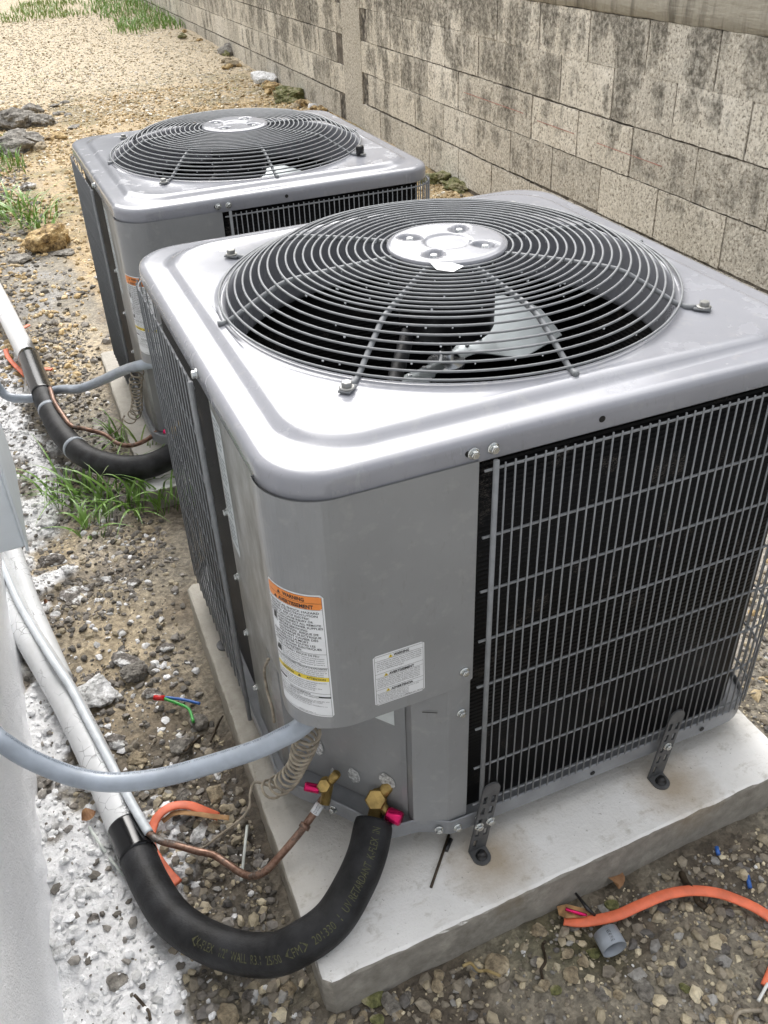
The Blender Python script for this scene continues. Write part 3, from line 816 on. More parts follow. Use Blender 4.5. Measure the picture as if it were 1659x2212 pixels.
slab = rough_slab('concrete_slab', -.438, .410, -.519, .412, -.735, -.90, .022, 3)
tag(slab, 'white-sprayed concrete slab under the near condensing unit', 'concrete slab')
slab2 = rough_slab('concrete_slab', -.428, .43, -.535+.05, .480, -.735, -.86, 0, 8)
slab2.location = (.012, 1.447, -.093)
tag(slab2, 'grey concrete slab under the far condensing unit', 'concrete slab')

# ------------------------------------------------------------------ concrete block wall
WALL_A = math.atan(.026)
def wallx(y): return 1.68+.026*(y-3.3)
bw = empty('block_wall', (wallx(0), 0, -.85)); bw.rotation_euler = (0, 0, -WALL_A)
tag(bw, 'weathered grey concrete block wall with dark streaks along the lane', 'wall')
TILT = -.0125
tops = [.078, -.096, -.277, -.456, -.642, -.828]
tops = [t+.0125*1.2+.85 for t in tops]           # in the wall's own frame
offs = [1.351, 1.158, 1.375, 1.180, 1.36]
variants = []
for vi in range(4):
    mb = MB(); w, h = .3755, .181
    gw, gt = random.uniform(.0030, .0052), random.uniform(.0030, .0060)
    nyb, nzb = 12, 6
    # front face as a shallow grid with chipped arrises
    V, F = [], []
    for iz in range(nzb+1):
        for iy in range(nyb+1):
            yy = gw+(w-2*gw)*iy/nyb; zz = -h+gt+(h-2*gt)*iz/nzb
            e = (iy in (0, nyb)) or (iz in (0, nzb))
            jy = random.uniform(-.0018, .0018) if iy in (0, nyb) else 0
            jz = random.uniform(-.0018, .0018) if iz in (0, nzb) else 0
            V.append((random.uniform(.0002, .0016) if e else random.uniform(-.0007, .0007), yy+jy, zz+jz))
    for iz in range(nzb):
        for iy in range(nyb):
            a = iz*(nyb+1)+iy
            F.append((a, a+nyb+1, a+nyb+2, a+1))
    base = len(V)
    ring = [i for i in range(nyb+1)]+[iz*(nyb+1)+nyb for iz in range(1, nzb+1)]+[nzb*(nyb+1)+iy for iy in range(nyb-1, -1, -1)]+[iz*(nyb+1) for iz in range(nzb-1, 0, -1)]
    for i in ring: V.append((.03, V[i][1], V[i][2]))
    for i in range(len(ring)):
        j = (i+1) % len(ring)
        F.append((ring[i], ring[j], base+j, base+i))
    me = bpy.data.meshes.new('block'); me.from_pydata(V, [], F); me.update(); me.materials.append(MT['block'])
    variants.append(me)
colY = [px(748, 200, 1.72, 0)[1], px(781, 200, 1.72, 0)[1]]
for r in range(5):
    k0 = -3
    for k in range(k0, 36):
        y = offs[r]+.3758*k
        if y > 13.6: break
        yc = y+.188
        if min(colY)-.10 < yc < max(colY)+.10: continue
        o = bpy.data.objects.new('block', random.choice(variants)); COL.objects.link(o); o.parent = bw
        o.location = (random.uniform(-.0025, .001), y+random.uniform(-.002, .002), tops[r]+TILT*yc+random.uniform(-.0015, .0015))
        o.rotation_euler = (TILT, 0, 0)
        if r == 0 and False: o.scale = (1, 1, .97)
core = MB(); core.box((.0065, -1.2, -.25), (.15, 15, .97)).build('mortar', MT['mortar'], bw)
bm_ = MB()
n = 160
V, F = [], []
for i in range(n+1):
    y = -1.2+16.2*i/n
    for k, (dx, z) in enumerate([(.004, -.006), (-.004, .0), (-.005, .04), (-.003, .10), (-.005, .17), (.0, .182)]):
        V.append((dx+random.uniform(-.0015, .0015), y, tops[0]+TILT*y+z+(random.uniform(-.004, .004) if k in (0, 1) else 0)))
for i in range(n):
    for k in range(5): F.append((i*6+k, i*6+k+1, (i+1)*6+k+1, (i+1)*6+k))
mesh('ring_beam', V, F, MT['beam'], bw, True)
MB().box((.001, -1.2, tops[0]+.175), (.15, 15, 2.18)).build('upper_wall', MT['beam'], bw)
yc0, yc1 = min(colY)-.03, max(colY)+.03
MB().box((-.0015, yc0, -.25), (.12, yc1, tops[0]+TILT*yc0-.006)).build('column', MT['block'], bw)
for (a, b) in (((380, 385), (640, 470)), ((700, 500), (860, 555)), ((960, 590), (1240, 690))):
    pa = px((1200+a[0]/1.276)/1.507, a[1]/1.276/1.507, 1.655, 0); pb = px((1200+b[0]/1.276)/1.507, b[1]/1.276/1.507, 1.655, 0)
    y0, y1 = sorted((pa[1], pb[1])); z0 = (pa[2]+pb[2])/2+.85
    Vc = []
    for i in range(9):
        y = y0+(y1-y0)*i/8; zz = z0+TILT*(y-(y0+y1)/2); hh = .0011+.0008*random.random()
        Vc += [(-.0034, y, zz-hh), (-.0034, y, zz+hh)]
    mesh('chalk_line', Vc, [(2*i, 2*i+1, 2*i+3, 2*i+2) for i in range(8)], MT.setdefault('chalk', simple('red_chalk', (.46, .22, .18), .9, 0, .3, 40)), bw)

# ------------------------------------------------------------------ house wall on the left and its box
def hwx(y): return -.790+.012*y
ys = np.r_[np.linspace(-3.5, -.75, 12), np.linspace(-.72, 2.30, 240)]; zs = np.r_[np.linspace(-1.0, -.3, 90), np.linspace(-.27, 2.2, 14)]
YY, ZZ = np.meshgrid(ys, zs)
foot = .007*sstep(-.74, -.84, ZZ)*fbm(YY*9, ZZ*6, 12, 4)*2
XX = hwx(YY)+foot+.0025*(fbm(YY*2, ZZ*2, 14, 2)-.5)+(.0030+.006*sstep(-.70, -.82, ZZ))*(fbm(YY*45, ZZ*45, 15, 3)-.5)*(YY > -.75)
Vw = np.stack([XX.ravel(), YY.ravel(), ZZ.ravel()], 1); nyw, nzw = len(ys), len(zs)
ii = (np.arange(nzw-1)[:, None]*nyw+np.arange(nyw-1)[None, :]).ravel()
hw = empty('house_wall', (-.85, 0, -.85))
tag(hw, 'white rough-plastered house wall along the left edge', 'wall')
o = bulk('plaster_face', Vw, np.stack([ii, ii+1, ii+nyw+1, ii+nyw], 1), MT['plaster'], hw, smooth=True); o.location = (.85, 0, .85)
o = MB().box((-1.15, -3.5, -1.0), (-.90, 2.298, 2.2)).build('wall_core', MT['plaster'], hw); o.location = (.85, 0, .85)
o = mesh('end_face', [(-1.15, 2.30, -1), (-.90, 2.30, -1), (hwx(2.3)+.004, 2.30, -1), (hwx(2.3)+.002, 2.30, 2.2), (-1.15, 2.30, 2.2)], [(0, 1, 2, 3, 4)], MT['plaster'], hw); o.location = (.85, 0, .85)

bx = empty('disconnect_box', (-.72, .1, -.335))
tag(bx, 'pale grey wall-mounted electrical box with pipes below it', 'electrical box')
o = MB().box((-.100, 0, .006), (.046, .26, .36)).build('box_body', MT['boxpaint'], bx); bevel_obj(o, .004)
o = MB().box((.0455, -.004, -.0), (.050, .264, .366)).build('box_cover', MT['boxpaint'], bx); bevel_obj(o, .002)

# ------------------------------------------------------------------ lettering helper
_txt = {}
def text2d(body, size, align='LEFT', bold=0.0, sx=1.0):
    cu = bpy.data.curves.new('t', 'FONT'); cu.body = body; cu.size = 1.0; cu.align_x = align; cu.resolution_u = 2; cu.offset = bold
    ob = bpy.data.objects.new('t', cu)
    me = ob.to_mesh()
    V = np.array([(v.co.x*size*sx, v.co.y*size) for v in me.vertices]).reshape(-1, 2); F = [tuple(p.vertices) for p in me.polygons]
    ob.to_mesh_clear(); bpy.data.objects.remove(ob); bpy.data.curves.remove(cu)
    return V, F
def fit_text(body, w, h, bold=0.0):
    """text scaled to fill width w with cap height h"""
    V, F = text2d(body, 1.0, 'LEFT', bold)
    if not len(V): return V, F
    V[:, 0] -= V[:, 0].min()
    V[:, 0] *= w/max(V[:, 0].max(), 1e-6); V[:, 1] *= h/.73
    return V, F

# ------------------------------------------------------------------ condensing unit
A_, B_ = .395, .402
def rr(hx, hy, rc, th):
    """distance from the centre to a rounded rectangle along angle th"""
    c, s = np.abs(np.cos(th)), np.abs(np.sin(th))
    lo, hi = np.zeros_like(th), np.full_like(th, 2.0)
    for _ in range(40):
        m = (lo+hi)/2
        qx, qy = m*c-(hx-rc), m*s-(hy-rc)
        d = np.hypot(np.maximum(qx, 0), np.maximum(qy, 0))+np.minimum(np.maximum(qx, qy), 0)-rc
        lo = np.where(d < 0, m, lo); hi = np.where(d < 0, hi, m)
    return lo
def corner_angles(hx, hy, rc, N):
    th = []
    for q in range(4):
        for t in np.linspace(0, 1, N//4, endpoint=False): th.append(q*PI/2+t*PI/2)
    return np.array(th)
def perim(hx, hy, rc):
    """function s -> (x, y, nx, ny), s from the middle of the front side, counter-clockwise seen from above"""
    L = [hx-rc, rc*PI/2, 2*(hy-rc), rc*PI/2, 2*(hx-rc), rc*PI/2, 2*(hy-rc), rc*PI/2, hx-rc]
    tot = sum(L)
    def f(s):
        s = s % tot
        k = 0
        while k < 8 and s > L[k]: s -= L[k]; k += 1
        if k == 0: return (s, -hy, 0, -1)
        if k == 1: a = -PI/2+s/rc; return (hx-rc+rc*math.cos(a), -hy+rc+rc*math.sin(a), math.cos(a), math.sin(a))
        if k == 2: return (hx, -hy+rc+s, 1, 0)
        if k == 3: a = s/rc; return (hx-rc+rc*math.cos(a), hy-rc+rc*math.sin(a), math.cos(a), math.sin(a))
        if k == 4: return (hx-rc-s, hy, 0, 1)
        if k == 5: a = PI/2+s/rc; return (-hx+rc+rc*math.cos(a), hy-rc+rc*math.sin(a), math.cos(a), math.sin(a))
        if k == 6: return (-hx, hy-rc-s, -1, 0)
        if k == 7: a = PI+s/rc; return (-hx+rc+rc*math.cos(a), -hy+rc+rc*math.sin(a), math.cos(a), math.sin(a))
        return (-hx+rc+s, -hy, 0, -1)
    return f, tot
def hexbolt(name, loc, d, r, h, m, parent, washer=True):
    mb = MB(); M = axis_mat(loc, d)
    if washer: mb.lathe([(r*1.38, 0), (r*1.38, h*.22), (r*1.2, h*.32)], 14, M)
    z0 = h*.25 if washer else 0
    mb.lathe([(r, z0), (r, h*.9), (r*.86, h)], 6, M)
    mb.lathe([(r*.60, h*.96), (r*.5, h*1.03)], 10, M)
    return mb.build(name, m, parent)
def strip(name, pts, z0, z1, m, parent, smooth=True, nz=1, thick=0.0):
    V, F = [], []
    n = len(pts)
    for k in range(nz+1):
        z = z0+(z1-z0)*k/nz
        for p in pts: V.append((p[0], p[1], z))
    for k in range(nz):
        for i in range(n-1): F.append((k*n+i, k*n+i+1, (k+1)*n+i+1, (k+1)*n+i))
    return mesh(name, V, F, m, parent, smooth)

def make_unit():
    root = empty('condensing_unit', (0, 0, -.735))
    # --- lid pressed from one sheet
    N = 384
    th = np.linspace(0, 2*PI, N, endpoint=False)
    loops = []
    for d, z, rc in [(.0045, -.030, .074), (.0005, -.0335, .075), (.0, -.032, .075), (.0, -.014, .075), (.0007, -.0085, .075), (.003, -.0042, .074), (.0065, -.0016, .073), (.011, -.0003, .072), (.016, .0, .071), (.0325, .0, .080), (.036, .0004, .082), (.040, .0022, .084), (.044, .0052, .085), (.048, .0078, .086), (.052, .0093, .086), (.057, .0100, .086), (.060, .0098, .086)]:
        r = rr(A_-d, B_-d, rc, th); loops.append(np.stack([r*np.cos(th), r*np.sin(th), np.full(N, z)], 1))
    for R, z in [(.343, .0092), (.338, .0098), (.3345, .0115), (.330, .0122), (.3265, .0112), (.324, .0078), (.3225, .003), (.3215, -.004), (.321, -.015), (.3205, -.085), (.3225, -.092), (.3285, -.098)]:
        Rr = np.full(N, R)
        if R > .342: Rr = np.minimum(Rr, rr(A_-.061, B_-.061, .086, th)-.0005)
        loops.append(np.stack([Rr*np.cos(th), Rr*np.sin(th), np.full(N, z)], 1))
    V = np.concatenate(loops); F = []
    a = np.arange(N); b = (a+1) % N
    F = np.concatenate([np.stack([k*N+a, k*N+b, (k+1)*N+b, (k+1)*N+a], 1) for k in range(len(loops)-1)])
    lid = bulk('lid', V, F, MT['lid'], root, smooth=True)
    MB().lathe([(.0042, 0), (.0042, .0006)], 14, axis_mat((0, -B_-.0002, -.0185), (0, -1, 0))).build('lid_hole', MT['dark'], lid)
    MB().lathe([(.0042, 0), (.0042, .0006)], 14, axis_mat((-.1725, -B_-.0002, -.0185), (0, -1, 0))).build('lid_hole', MT['dark'], lid)
    for x in (-.167, -.1425): hexbolt('lid_screw', (x, -B_-.0005, -.0185), (0, -1, 0), .0052, .0075, MT['zinc'], lid)
    hexbolt('lid_screw', (-A_-.0005, -.072, -.0185), (-1, 0, 0), .0052, .0075, MT['zinc'], lid)
    # --- fan guard: eight spokes, twenty rings, hub plate
    prof = [(.085, .0600), (.15, .0590), (.225, .0555), (.250, .0515), (.268, .0440), (.300, .0285), (.326, .0150), (.338, .0120)]
    pa = spline(np.array([(r, 0, z) for r, z in prof]), 6)
    def zr(r): return float(np.interp(r, pa[:, 0], pa[:, 2]))
    radii = [.0945+.0125*i for i in range(13)]+[.2585, .2715, .2840, .2960, .3080, .3200, .3320]
    ringme = []
    for i, r in enumerate(radii):
        P = [(r*math.cos(t), r*math.sin(t), zr(r)+.0045) for t in np.linspace(0, 2*PI, 112, endpoint=False)]
        tube('guard_ring', P, .00175, MT['wirepaint'], root, 6, closed=True)
    for k in range(8):
        ang = k*PI/4
        long_ = (k % 2 == 1)
        pts = [tuple(p) for p in pa]
        if long_: pts += [(.346, 0, .0125), (.352, 0, .0125)]
        else: pts += [(.341, 0, .0125), (.345, 0, .0125)]
        R = Matrix.Rotation(ang, 4, 'Z')
        mb = MB().tube([tuple(R @ Vector(p)) for p in pts], .0038, 8)
        if long_:
            mb.box((.350, -.0075, .0112), (.372, .0075, .0138), R)
        mb.build('guard_spoke', MT['wirepaint'], root, True)
        if long_:
            q = R @ Vector((.3625, 0, .0138)); hexbolt('guard_bolt', q, (0, 0, 1), .0068, .0085, MT['galv'], root)
    # hub plate with four dimples
    nr, nt = 40, 96
    V, F = [], []
    for i in range(nr+1):
        r = .0865*i/nr
        for j in range(nt):
            t = 2*PI*j/nt; x, y = r*math.cos(t), r*math.sin(t)
            z = .0675+.0030*float(sstep(.0865, .079, r))-.0038*float(sstep(.036, .030, r))
            for q in range(4):
                a = PI/4+q*PI/2
                # dimples run as radial ovals
                rx = (x*math.cos(a)+y*math.sin(a))-.0560; ry = -x*math.sin(a)+y*math.cos(a)
                dd = math.hypot(rx/.021, ry/.0135)
                z -= .0105*float(sstep(1.0, .62, dd))
            V.append((x, y, z))
    for i in range(nr):
        for j in range(nt): F.append((i*nt+j, (i+1)*nt+j, (i+1)*nt+(j+1) % nt, i*nt+(j+1) % nt))
    o = len(V)
    for j in range(nt): V.append((.0865*math.cos(2*PI*j/nt), .0865*math.sin(2*PI*j/nt), .0630))
    for j in range(nt): F.append((nr*nt+j, o+j, o+(j+1) % nt, nr*nt+(j+1) % nt))
    hp = mesh('hub_plate', V, F, MT['lid'], root, True)
    for q in range(4):
        a = PI/4+q*PI/2
        hexbolt('motor_bolt', (.0570*math.cos(a), .0570*math.sin(a), .0598), (0, 0, 1), .0058, .0095, MT['zinc'], hp, False)
    # --- motor, shaft, two-blade fan
    MB().lathe([(.020, .058), (.067, .056), (.072, .045), (.072, -.055), (.068, -.062), (.030, -.066), (.0085, -.068), (.0085, -.112)], 40).build('fan_motor', MT['black'], root, True)
    fh = MB().lathe([(.030, -.124), (.030, -.118), (.012, -.116), (.012, -.104), (.010, -.103)], 28).build('fan_hub', MT['alu'], root, True)
    for k in range(2):
        a0 = math.radians(24)+k*PI
        V, F = [], []
        nu, nv_ = 14, 10
        for i in range(nu+1):
            t = i/nu; r = .022+(.250-.022)*t
            wdt = .016+.056*min(1.0, max(0.0, (t-.12)*2.6))
            pit = .10+.34*float(sstep(.1, .4, t))
            for j in range(nv_+1):
                s = (j/nv_-.5)*2
                y = s*wdt*(1.0 if s > 0 else .85); z = -.118+y*math.sin(pit)+.006*(1-s*s)
                x = r-(.045*max(0, s)+.010*max(0, -s))*t
                V.append((x*math.cos(a0)-y*math.cos(pit)*math.sin(a0), x*math.sin(a0)+y*math.cos(pit)*math.cos(a0), z))
        nb = len(V)
        V += [(v[0], v[1], v[2]-.0015) for v in V[:nb]]
        for i in range(nu):
            for j in range(nv_):
                q = i*(nv_+1)+j
                F.append((q, q+nv_+1, q+nv_+2, q+1)); F.append((nb+q, nb+q+1, nb+q+nv_+2, nb+q+nv_+1))
        bl = mesh('fan_blade', V, F, MT['blade'], root, False)
        for rr_ in (.052, .085):
            hexbolt('rivet', (rr_*math.cos(a0), rr_*math.sin(a0), -.112), (0, 0, 1), .004, .003, MT['alu'], bl, False)
    lm = px(848, 838, -.062); l2 = px(899, 645, -.045)
    P = spline([l2+(l2-lm)*.15, l2, (lm+l2)/2+np.array([0, 0, -.004]), lm, lm+(lm-l2)*.28+np.array([0, 0, -.012]), lm+(lm-l2)*.7+np.array([0, 0, -.10])], 14)
    T_ = np.arange(len(P))
    tube('motor_lead', P, .0105+.0009*np.sin(T_*2.2), MT['hose'], root, 12)
    # --- inside: coil, partition, compressor
    fc, tot = perim(.376, .382, .062)
    s0, s1 = -.155, None
    pts = []
    L = tot
    sL = None
    s = -.160
    while s < tot-.30:
        x, y, *_ = fc(s % tot)
        pts.append((x, y))
        if x < -.36 and y < -.052: break
        s += .012
    coil = strip('coil', pts, -.668, -.034, MT['coil'], root, True, 1)
    so = coil.modifiers.new('thick', 'SOLIDIFY'); so.thickness = .030; so.offset = 1.0 if False else -1.0
    MB().lathe([(.10, -.665), (.115, -.64), (.115, -.44), (.10, -.41), (.04, -.395)], 28, Matrix.Translation((.05, .05, 0))).build('compressor', MT['black'], root, True)
    strip('partition', [(-.163, -.362), (-.17, -.30), (-.30, -.12), (-.372, -.06)], -.668, -.036, MT['dark'], root, False)
    # --- left galvanised return, control box side, recess and post
    gal = MB()
    def wallq(mb, pts, z0, z1):
        V = []; F = []
        for p in pts: V += [(p[0], p[1], z0), (p[0], p[1], z1)]
        for i in range(len(pts)-1): F.append((2*i, 2*i+2, 2*i+3, 2*i+1))
        mb.add(V, F)
    wallq(gal, [(-.366, -.064), (-.3845, -.067), (-.3865, -.072), (-.3865, -.30), (-.3875, -.335)], -.388, -.028)
    wallq(gal, [(-.366, -.064), (-.3845, -.067), (-.3865, -.072), (-.384, -.195), (-.376, -.206)], -.668, -.389)
    sr_ = gal.build('side_return', MT['galv'], root)
    def sl_(y, z): return (-.3869, y, z)
    sl = mesh('rating_label', [sl_(-.080, -.068), sl_(-.080, -.287), sl_(-.118, -.293), sl_(-.123, -.286), sl_(-.122, -.075)], [(0, 1, 2, 3, 4)], MT['sticker'], sr_)
    Vt, Ft = [], []
    for i in range(26):
        z0 = -.078-.0078*i
        if i % 7 == 6: continue
        for a_, b_ in ((.084, .098), (.101, .101+.017*random.uniform(.4, 1))):
            o = len(Vt); Vt += [(-.3872, -a_, z0), (-.3872, -b_, z0), (-.3872, -b_, z0-.0022), (-.3872, -a_, z0-.0022)]; Ft.append((o, o+1, o+2, o+3))
    mesh('rating_print', Vt, Ft, MT['inkgrey'], sl)
    for z in (-.24, -.36, -.475, -.60): hexbolt('side_screw', (-.3855, -.074, z), (-1, 0, 0), .0048, .007, MT['zinc'], root)
    rc_ = MB(); wallq(rc_, [(-.376, -.206), (-.352, -.216), (-.246, -.356), (-.240, -.362)], -.668, -.375)
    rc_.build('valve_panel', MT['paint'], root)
    po = MB(); wallq(po, [(-.2395, -.350), (-.2385, -.3795), (-.1945, -.3985), (-.1915, -.4005), (-.1610, -.4005), (-.1605, -.365)], -.668, -.370)
    po.build('corner_post', MT['paint'], root)
    for z in (-.431,): hexbolt('post_screw', (-.1735, -.4005, z), (0, -1, 0), .005, .007, MT['zinc'], root)
    sc = mesh('scratch', [(-.226, -.3875, -.420), (-.2255, -.3878, -.4185), (-.207, -.3958, -.4205), (-.207, -.3958, -.4220)], [(0, 1, 2, 3)], MT['black'], root)
    # sticker peeking from under the front panel and bright cut-outs round the valves
    def onrec(t, z, o): # t from 0 at the left fold to 1 at the right fold
        x = -.352+(.106)*t; y = -.216-.140*t
        return (x-.797*o, y-.604*o, z)
    mesh('paper_sticker', [onrec(.40, -.41, .0012), onrec(.955, -.41, .0012), onrec(.955, -.472, .0012), onrec(.66, -.4725, .0012)], [(0, 1, 2, 3)], MT['sticker'], root)
    for t, z, w, h in ((.16, -.597, .010, .021), (.30, -.645, .006, .013), (.52, -.628, .011, .018), (.86, -.604, .014, .016)):
        V = [onrec(t+w/.176*math.cos(a), z+h*math.sin(a)*(1 if math.sin(a) > 0 else .8)*(1+.12*math.sin(a*5+t*20)), .0015) for a in np.linspace(0, 2*PI, 18, endpoint=False)]
        mesh('cut_out', V, [tuple(range(18))], MT['cutout'], root)
    # --- front panel wrapped round the corner
    rc = .072; cx, cy = -.3975+rc, -.4045+rc
    def panel_pt(s):
        """s runs from the left edge of the panel, down its straight side, round the corner, along the front"""
        l0 = (cy)-(-.321)
        l0 = -.321-cy if -.321 > cy else 0
        if s < l0: return (-.3975, -.321-s, -1, 0)
        s2 = s-l0
        if s2 < rc*PI/2:
            a = PI+s2/rc; return (cx+rc*math.cos(a), cy+rc*math.sin(a), math.cos(a), math.sin(a))
        return (cx+(s2-rc*PI/2), -.4045, 0, -1)
    l0 = -.321-cy; sfront = l0+rc*PI/2
    send = sfront+(-.1600-cx)
    cols = list(np.linspace(0, sfront, 20))+list(np.linspace(sfront, send, 12))[1:]
    V, F = [], []
    zt, zb = -.030, -.3775
    rows = 14
    for s in cols:
        x, y, nx_, ny_ = panel_pt(s)
        # rounded lower corners
        zlow = zb - .010*float(sstep(sfront*.9, 0, s))
        for e, rcz in ((s, .012), (send-s, .010)):
            if e < rcz: zlow += rcz-math.sqrt(max(rcz**2-(rcz-e)**2, 0))
        for k in range(rows+1): V.append((x, y, zt+(zlow-zt)*k/rows))
    n1 = len(V)
    for i, s in enumerate(cols):
        x, y, nx_, ny_ = panel_pt(s)
        for k in range(rows+1): v = V[i*(rows+1)+k]; V.append((v[0]-.0022*nx_, v[1]-.0022*ny_, v[2]))
    m = len(cols)
    for i in range(m-1):
        for k in range(rows):
            a_ = i*(rows+1)+k; F.append((a_, a_+1, a_+rows+2, a_+rows+1))
            F.append((n1+a_, n1+a_+rows+1, n1+a_+rows+2, n1+a_+1))
        a_ = i*(rows+1)+rows; F.append((a_, n1+a_, n1+a_+rows+1, a_+rows+1))
    for i in (0, m-1):
        for k in range(rows):
            a_ = i*(rows+1)+k; F.append((a_, n1+a_, n1+a_+1, a_+1))
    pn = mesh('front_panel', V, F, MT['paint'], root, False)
    hexbolt('panel_screw', (-.1725, -.4047, -.349), (0, -1, 0), .005, .007, MT['zinc'], pn)
    # --- printed labels bent to the panel
    def bend(name, V2, F, m, parent, off, s_of, z_of):
        V = []
        for u, v in V2:
            x, y, nx_, ny_ = panel_pt(s_of(u)); V.append((x+nx_*off, y+ny_*off, z_of(v)))
        return mesh(name, V, F, m, parent)
    def rect_grid(u0, v0, u1, v1, nu=14, rad=0.0):
        V, F = [], []
        for i in range(nu+1):
            u = u0+(u1-u0)*i/nu; e = min(u-u0, u1-u); dz = 0
            if rad and e < rad: dz = rad-math.sqrt(max(rad**2-(rad-e)**2, 0))
            V += [(u, v0+dz), (u, v1-dz)]
        for i in range(nu): F.append((2*i, 2*i+2, 2*i+3, 2*i+1))
        return V, F
    W1, H1 = .0815, .200
    s_l = .0165; z_l = -.157
    so_ = lambda u: s_l+u
    zo_ = lambda v: z_l-H1+v
    lb = bend('warning_label', *rect_grid(0, 0, W1, H1, 24, .004), MT['labelwhite'], pn, .0004, so_, zo_)
    bend('orange_band', *rect_grid(.0022, H1-.022, W1-.0022, H1-.0024, 24, .002), MT['labelorange'], lb, .0006, so_, zo_)
    bend('yellow_band', *rect_grid(.0022, .0625, W1-.0022, .0695, 24), MT['labelyellow'], lb, .0006, so_, zo_)
    bend('black_band', *rect_grid(.0022, .0460, .017, .0490, 6), MT['ink'], lb, .0006, so_, zo_)
    bend('black_band', *rect_grid(.064, .0335, W1-.0022, .0360, 6), MT['ink'], lb, .0006, so_, zo_)
    inkV, inkF = [], []
    def put(V2, F2):
        o = len(inkV); inkV.extend([tuple(v) for v in V2]); inkF.extend([tuple(i+o for i in f) for f in F2])
    def line(y, x0=.0022, x1=None, t=.0004):
        x1 = x1 or W1-.0022
        put(*rect_grid(x0, y, x1, y+t, 22))
    def txt(body, x, y, w, h, bold=.02):
        V, F = fit_text(body, w, h, bold)
        if len(V): put(V+np.array([x, y]), F)
    def tri(x, y, s): put([(x, y), (x+s, y), (x+s/2, y+s*.9)], [(0, 1, 2)])
    for yb in (H1-.0024, H1-.0126): line(yb)
    for x0, x1, y0, y1 in ((.0020, .0024, .003, H1-.003), (W1-.0024, W1-.0020, .003, H1-.003)): put([(x0, y0), (x1, y0), (x1, y1), (x0, y1)], [(0, 1, 2, 3)])
    line(H1-.0224); line(.0026)
    tri(.021, H1-.0105, .0055); txt('WARNING', .030, H1-.0105, .029, .0055, .03)
    tri(.014, H1-.0205, .0055); txt('AVERTISSEMENT', .022, H1-.0205, .047, .0055, .03)
    big = [('ELECTRICAL SHOCK HAZARD', .004, .071), ("RISQUE D'\u00c9LECTROCUTION", .006, .067), ('WARNING:  RISK OF ELECTRIC', .003, .060), ('SHOCK: CAN CAUSE INJURY OR', .003, .064), ('DEATH: DISCONNECT ALL REMOTE', .003, .073), ('ELECTRIC POWER SUPPLIES', .017, .061), ('BEFORE SERVICING', .017, .042), ('ATTENTION:  RISQUE DE', .017, .055), ('D\u00c9CHARGE \u00c9LECTRIQUE', .017, .058), ('POUVANT CAUSER DES', .017, .054), ('BLESSURES OU LA MORT.', .005, .055), ('D\u00c9CONNECTER TOUTES LES', .005, .062), ('ALIMENTATIONS \u00c9LECTRIQUES', .005, .069), ("AVANT L'ENTRETIEN", .005, .043)]
    for i, (t, x, w) in enumerate(big): txt(t, x, H1-.0285-.00475*i, w, .0033, .012)
    # shock pictogram
    for a, b in (((.0035, H1-.060), (.0145, H1-.0596)), ((.0035, H1-.0435), (.0145, H1-.0431)), ((.0035, H1-.060), (.0039, H1-.0431)), ((.0141, H1-.060), (.0145, H1-.0431))):
        put([a, (b[0], a[1]), b, (a[0], b[1])], [(0, 1, 2, 3)])
    put([(.0065, H1-.057), (.0125, H1-.058), (.0130, H1-.049), (.0118, H1-.0455), (.0105, H1-.048), (.0095, H1-.045), (.0085, H1-.0485), (.0072, H1-.047)], [tuple(range(8))])
    line(.108); txt('FIRE HAZARD / RISQUE DE FEU', .010, .1035, .060, .0031, .01)
    put([(.004, .090), (.014, .090), (.014, .1035), (.012, .098), (.010, .102), (.008, .097), (.006, .1005)], [tuple(range(7))])
    small = ['Do not use torch to remove components', 'Oil may catch fire.  Use tubing cutter.', 'Ne pas utiliser une torche pour retirer', "les composants.  Huile peut prendre", 'feu. Utiliser coupe-tube.']
    for i, t in enumerate(small): txt(t, .016, .1000-.0034*i, .060 if i < 4 else .030, .0021, .0)
    line(.0855, .0022); txt("EXPLOSION HAZARD / RISQUE D'EXPLOSION", .0035, .0825, .074, .0026, .01)
    for i, t in enumerate(['System under pressure. Relieve all pressure and recover', 'all refrigerant before system repairs or final disposal. Use all', 'Syst\u00e8me sous pression.  Relever toutes', "la pression et r\u00e9cup\u00e9rer le r\u00e9frig\u00e9rant avant"]):
        txt(t, .004 if i < 2 else .015, .0795-.0031*i, .073 if i < 2 else .058, .0019, .0)
    txt('CAUTION', .012, .0645, .020, .0034, .02); tri(.0385, .0642, .0048); txt('ATTENTION', .051, .0645, .024, .0034, .02)
    for i, (t, w) in enumerate([('This unit uses R-410A Refrigerant Operating pressures', .072), ('exceed limits of R-22 Service equipment.', .060), ('Utilise le R-410A seulement Pressions de', .058), ('fonctionnement exc\u00e9der les limites des', .066)]):
        txt(t, .0035, .0588-.0033*i, w, .0021, .0)
    txt('\u00e9quipements de service de R-22.', .019, .0455, .042, .0021, 0)
    line(.0410); txt('SERVICE/SERVICE', .022, .0370, .032, .0026, .01); line(.0358)
    for i, (t, w) in enumerate([('USE ONLY R-410A REFRIGERANT AND APPROVED', .060), ('POE COMPRESSOR OIL', .034), ('Read product instructions before installing or servicing this unit', .073), ("UTILISER SEULEMENT REFRIGERANT R-410A ET L'HUILE", .064), ('POE APPROUVER POUR COMPRESSEUR', .050), ("Lire instructions pour ce produit avant l'installation ou", .070)]):
        txt(t, .004, .0325-.0029*i, w, .0019, 0)
    txt('343631-101 REV. C', .034, .0042, .024, .0016, 0)
    mesh_ = bend('label_print', inkV, inkF, MT['ink'], lb, .0009, so_, zo_)
    # second, flat label
    inkV.clear(); inkF.clear()
    W2, H2 = .069, .086
    x_l, z_l2 = -.2985, -.3575
    s2 = lambda u: sfront+(x_l-cx)+u
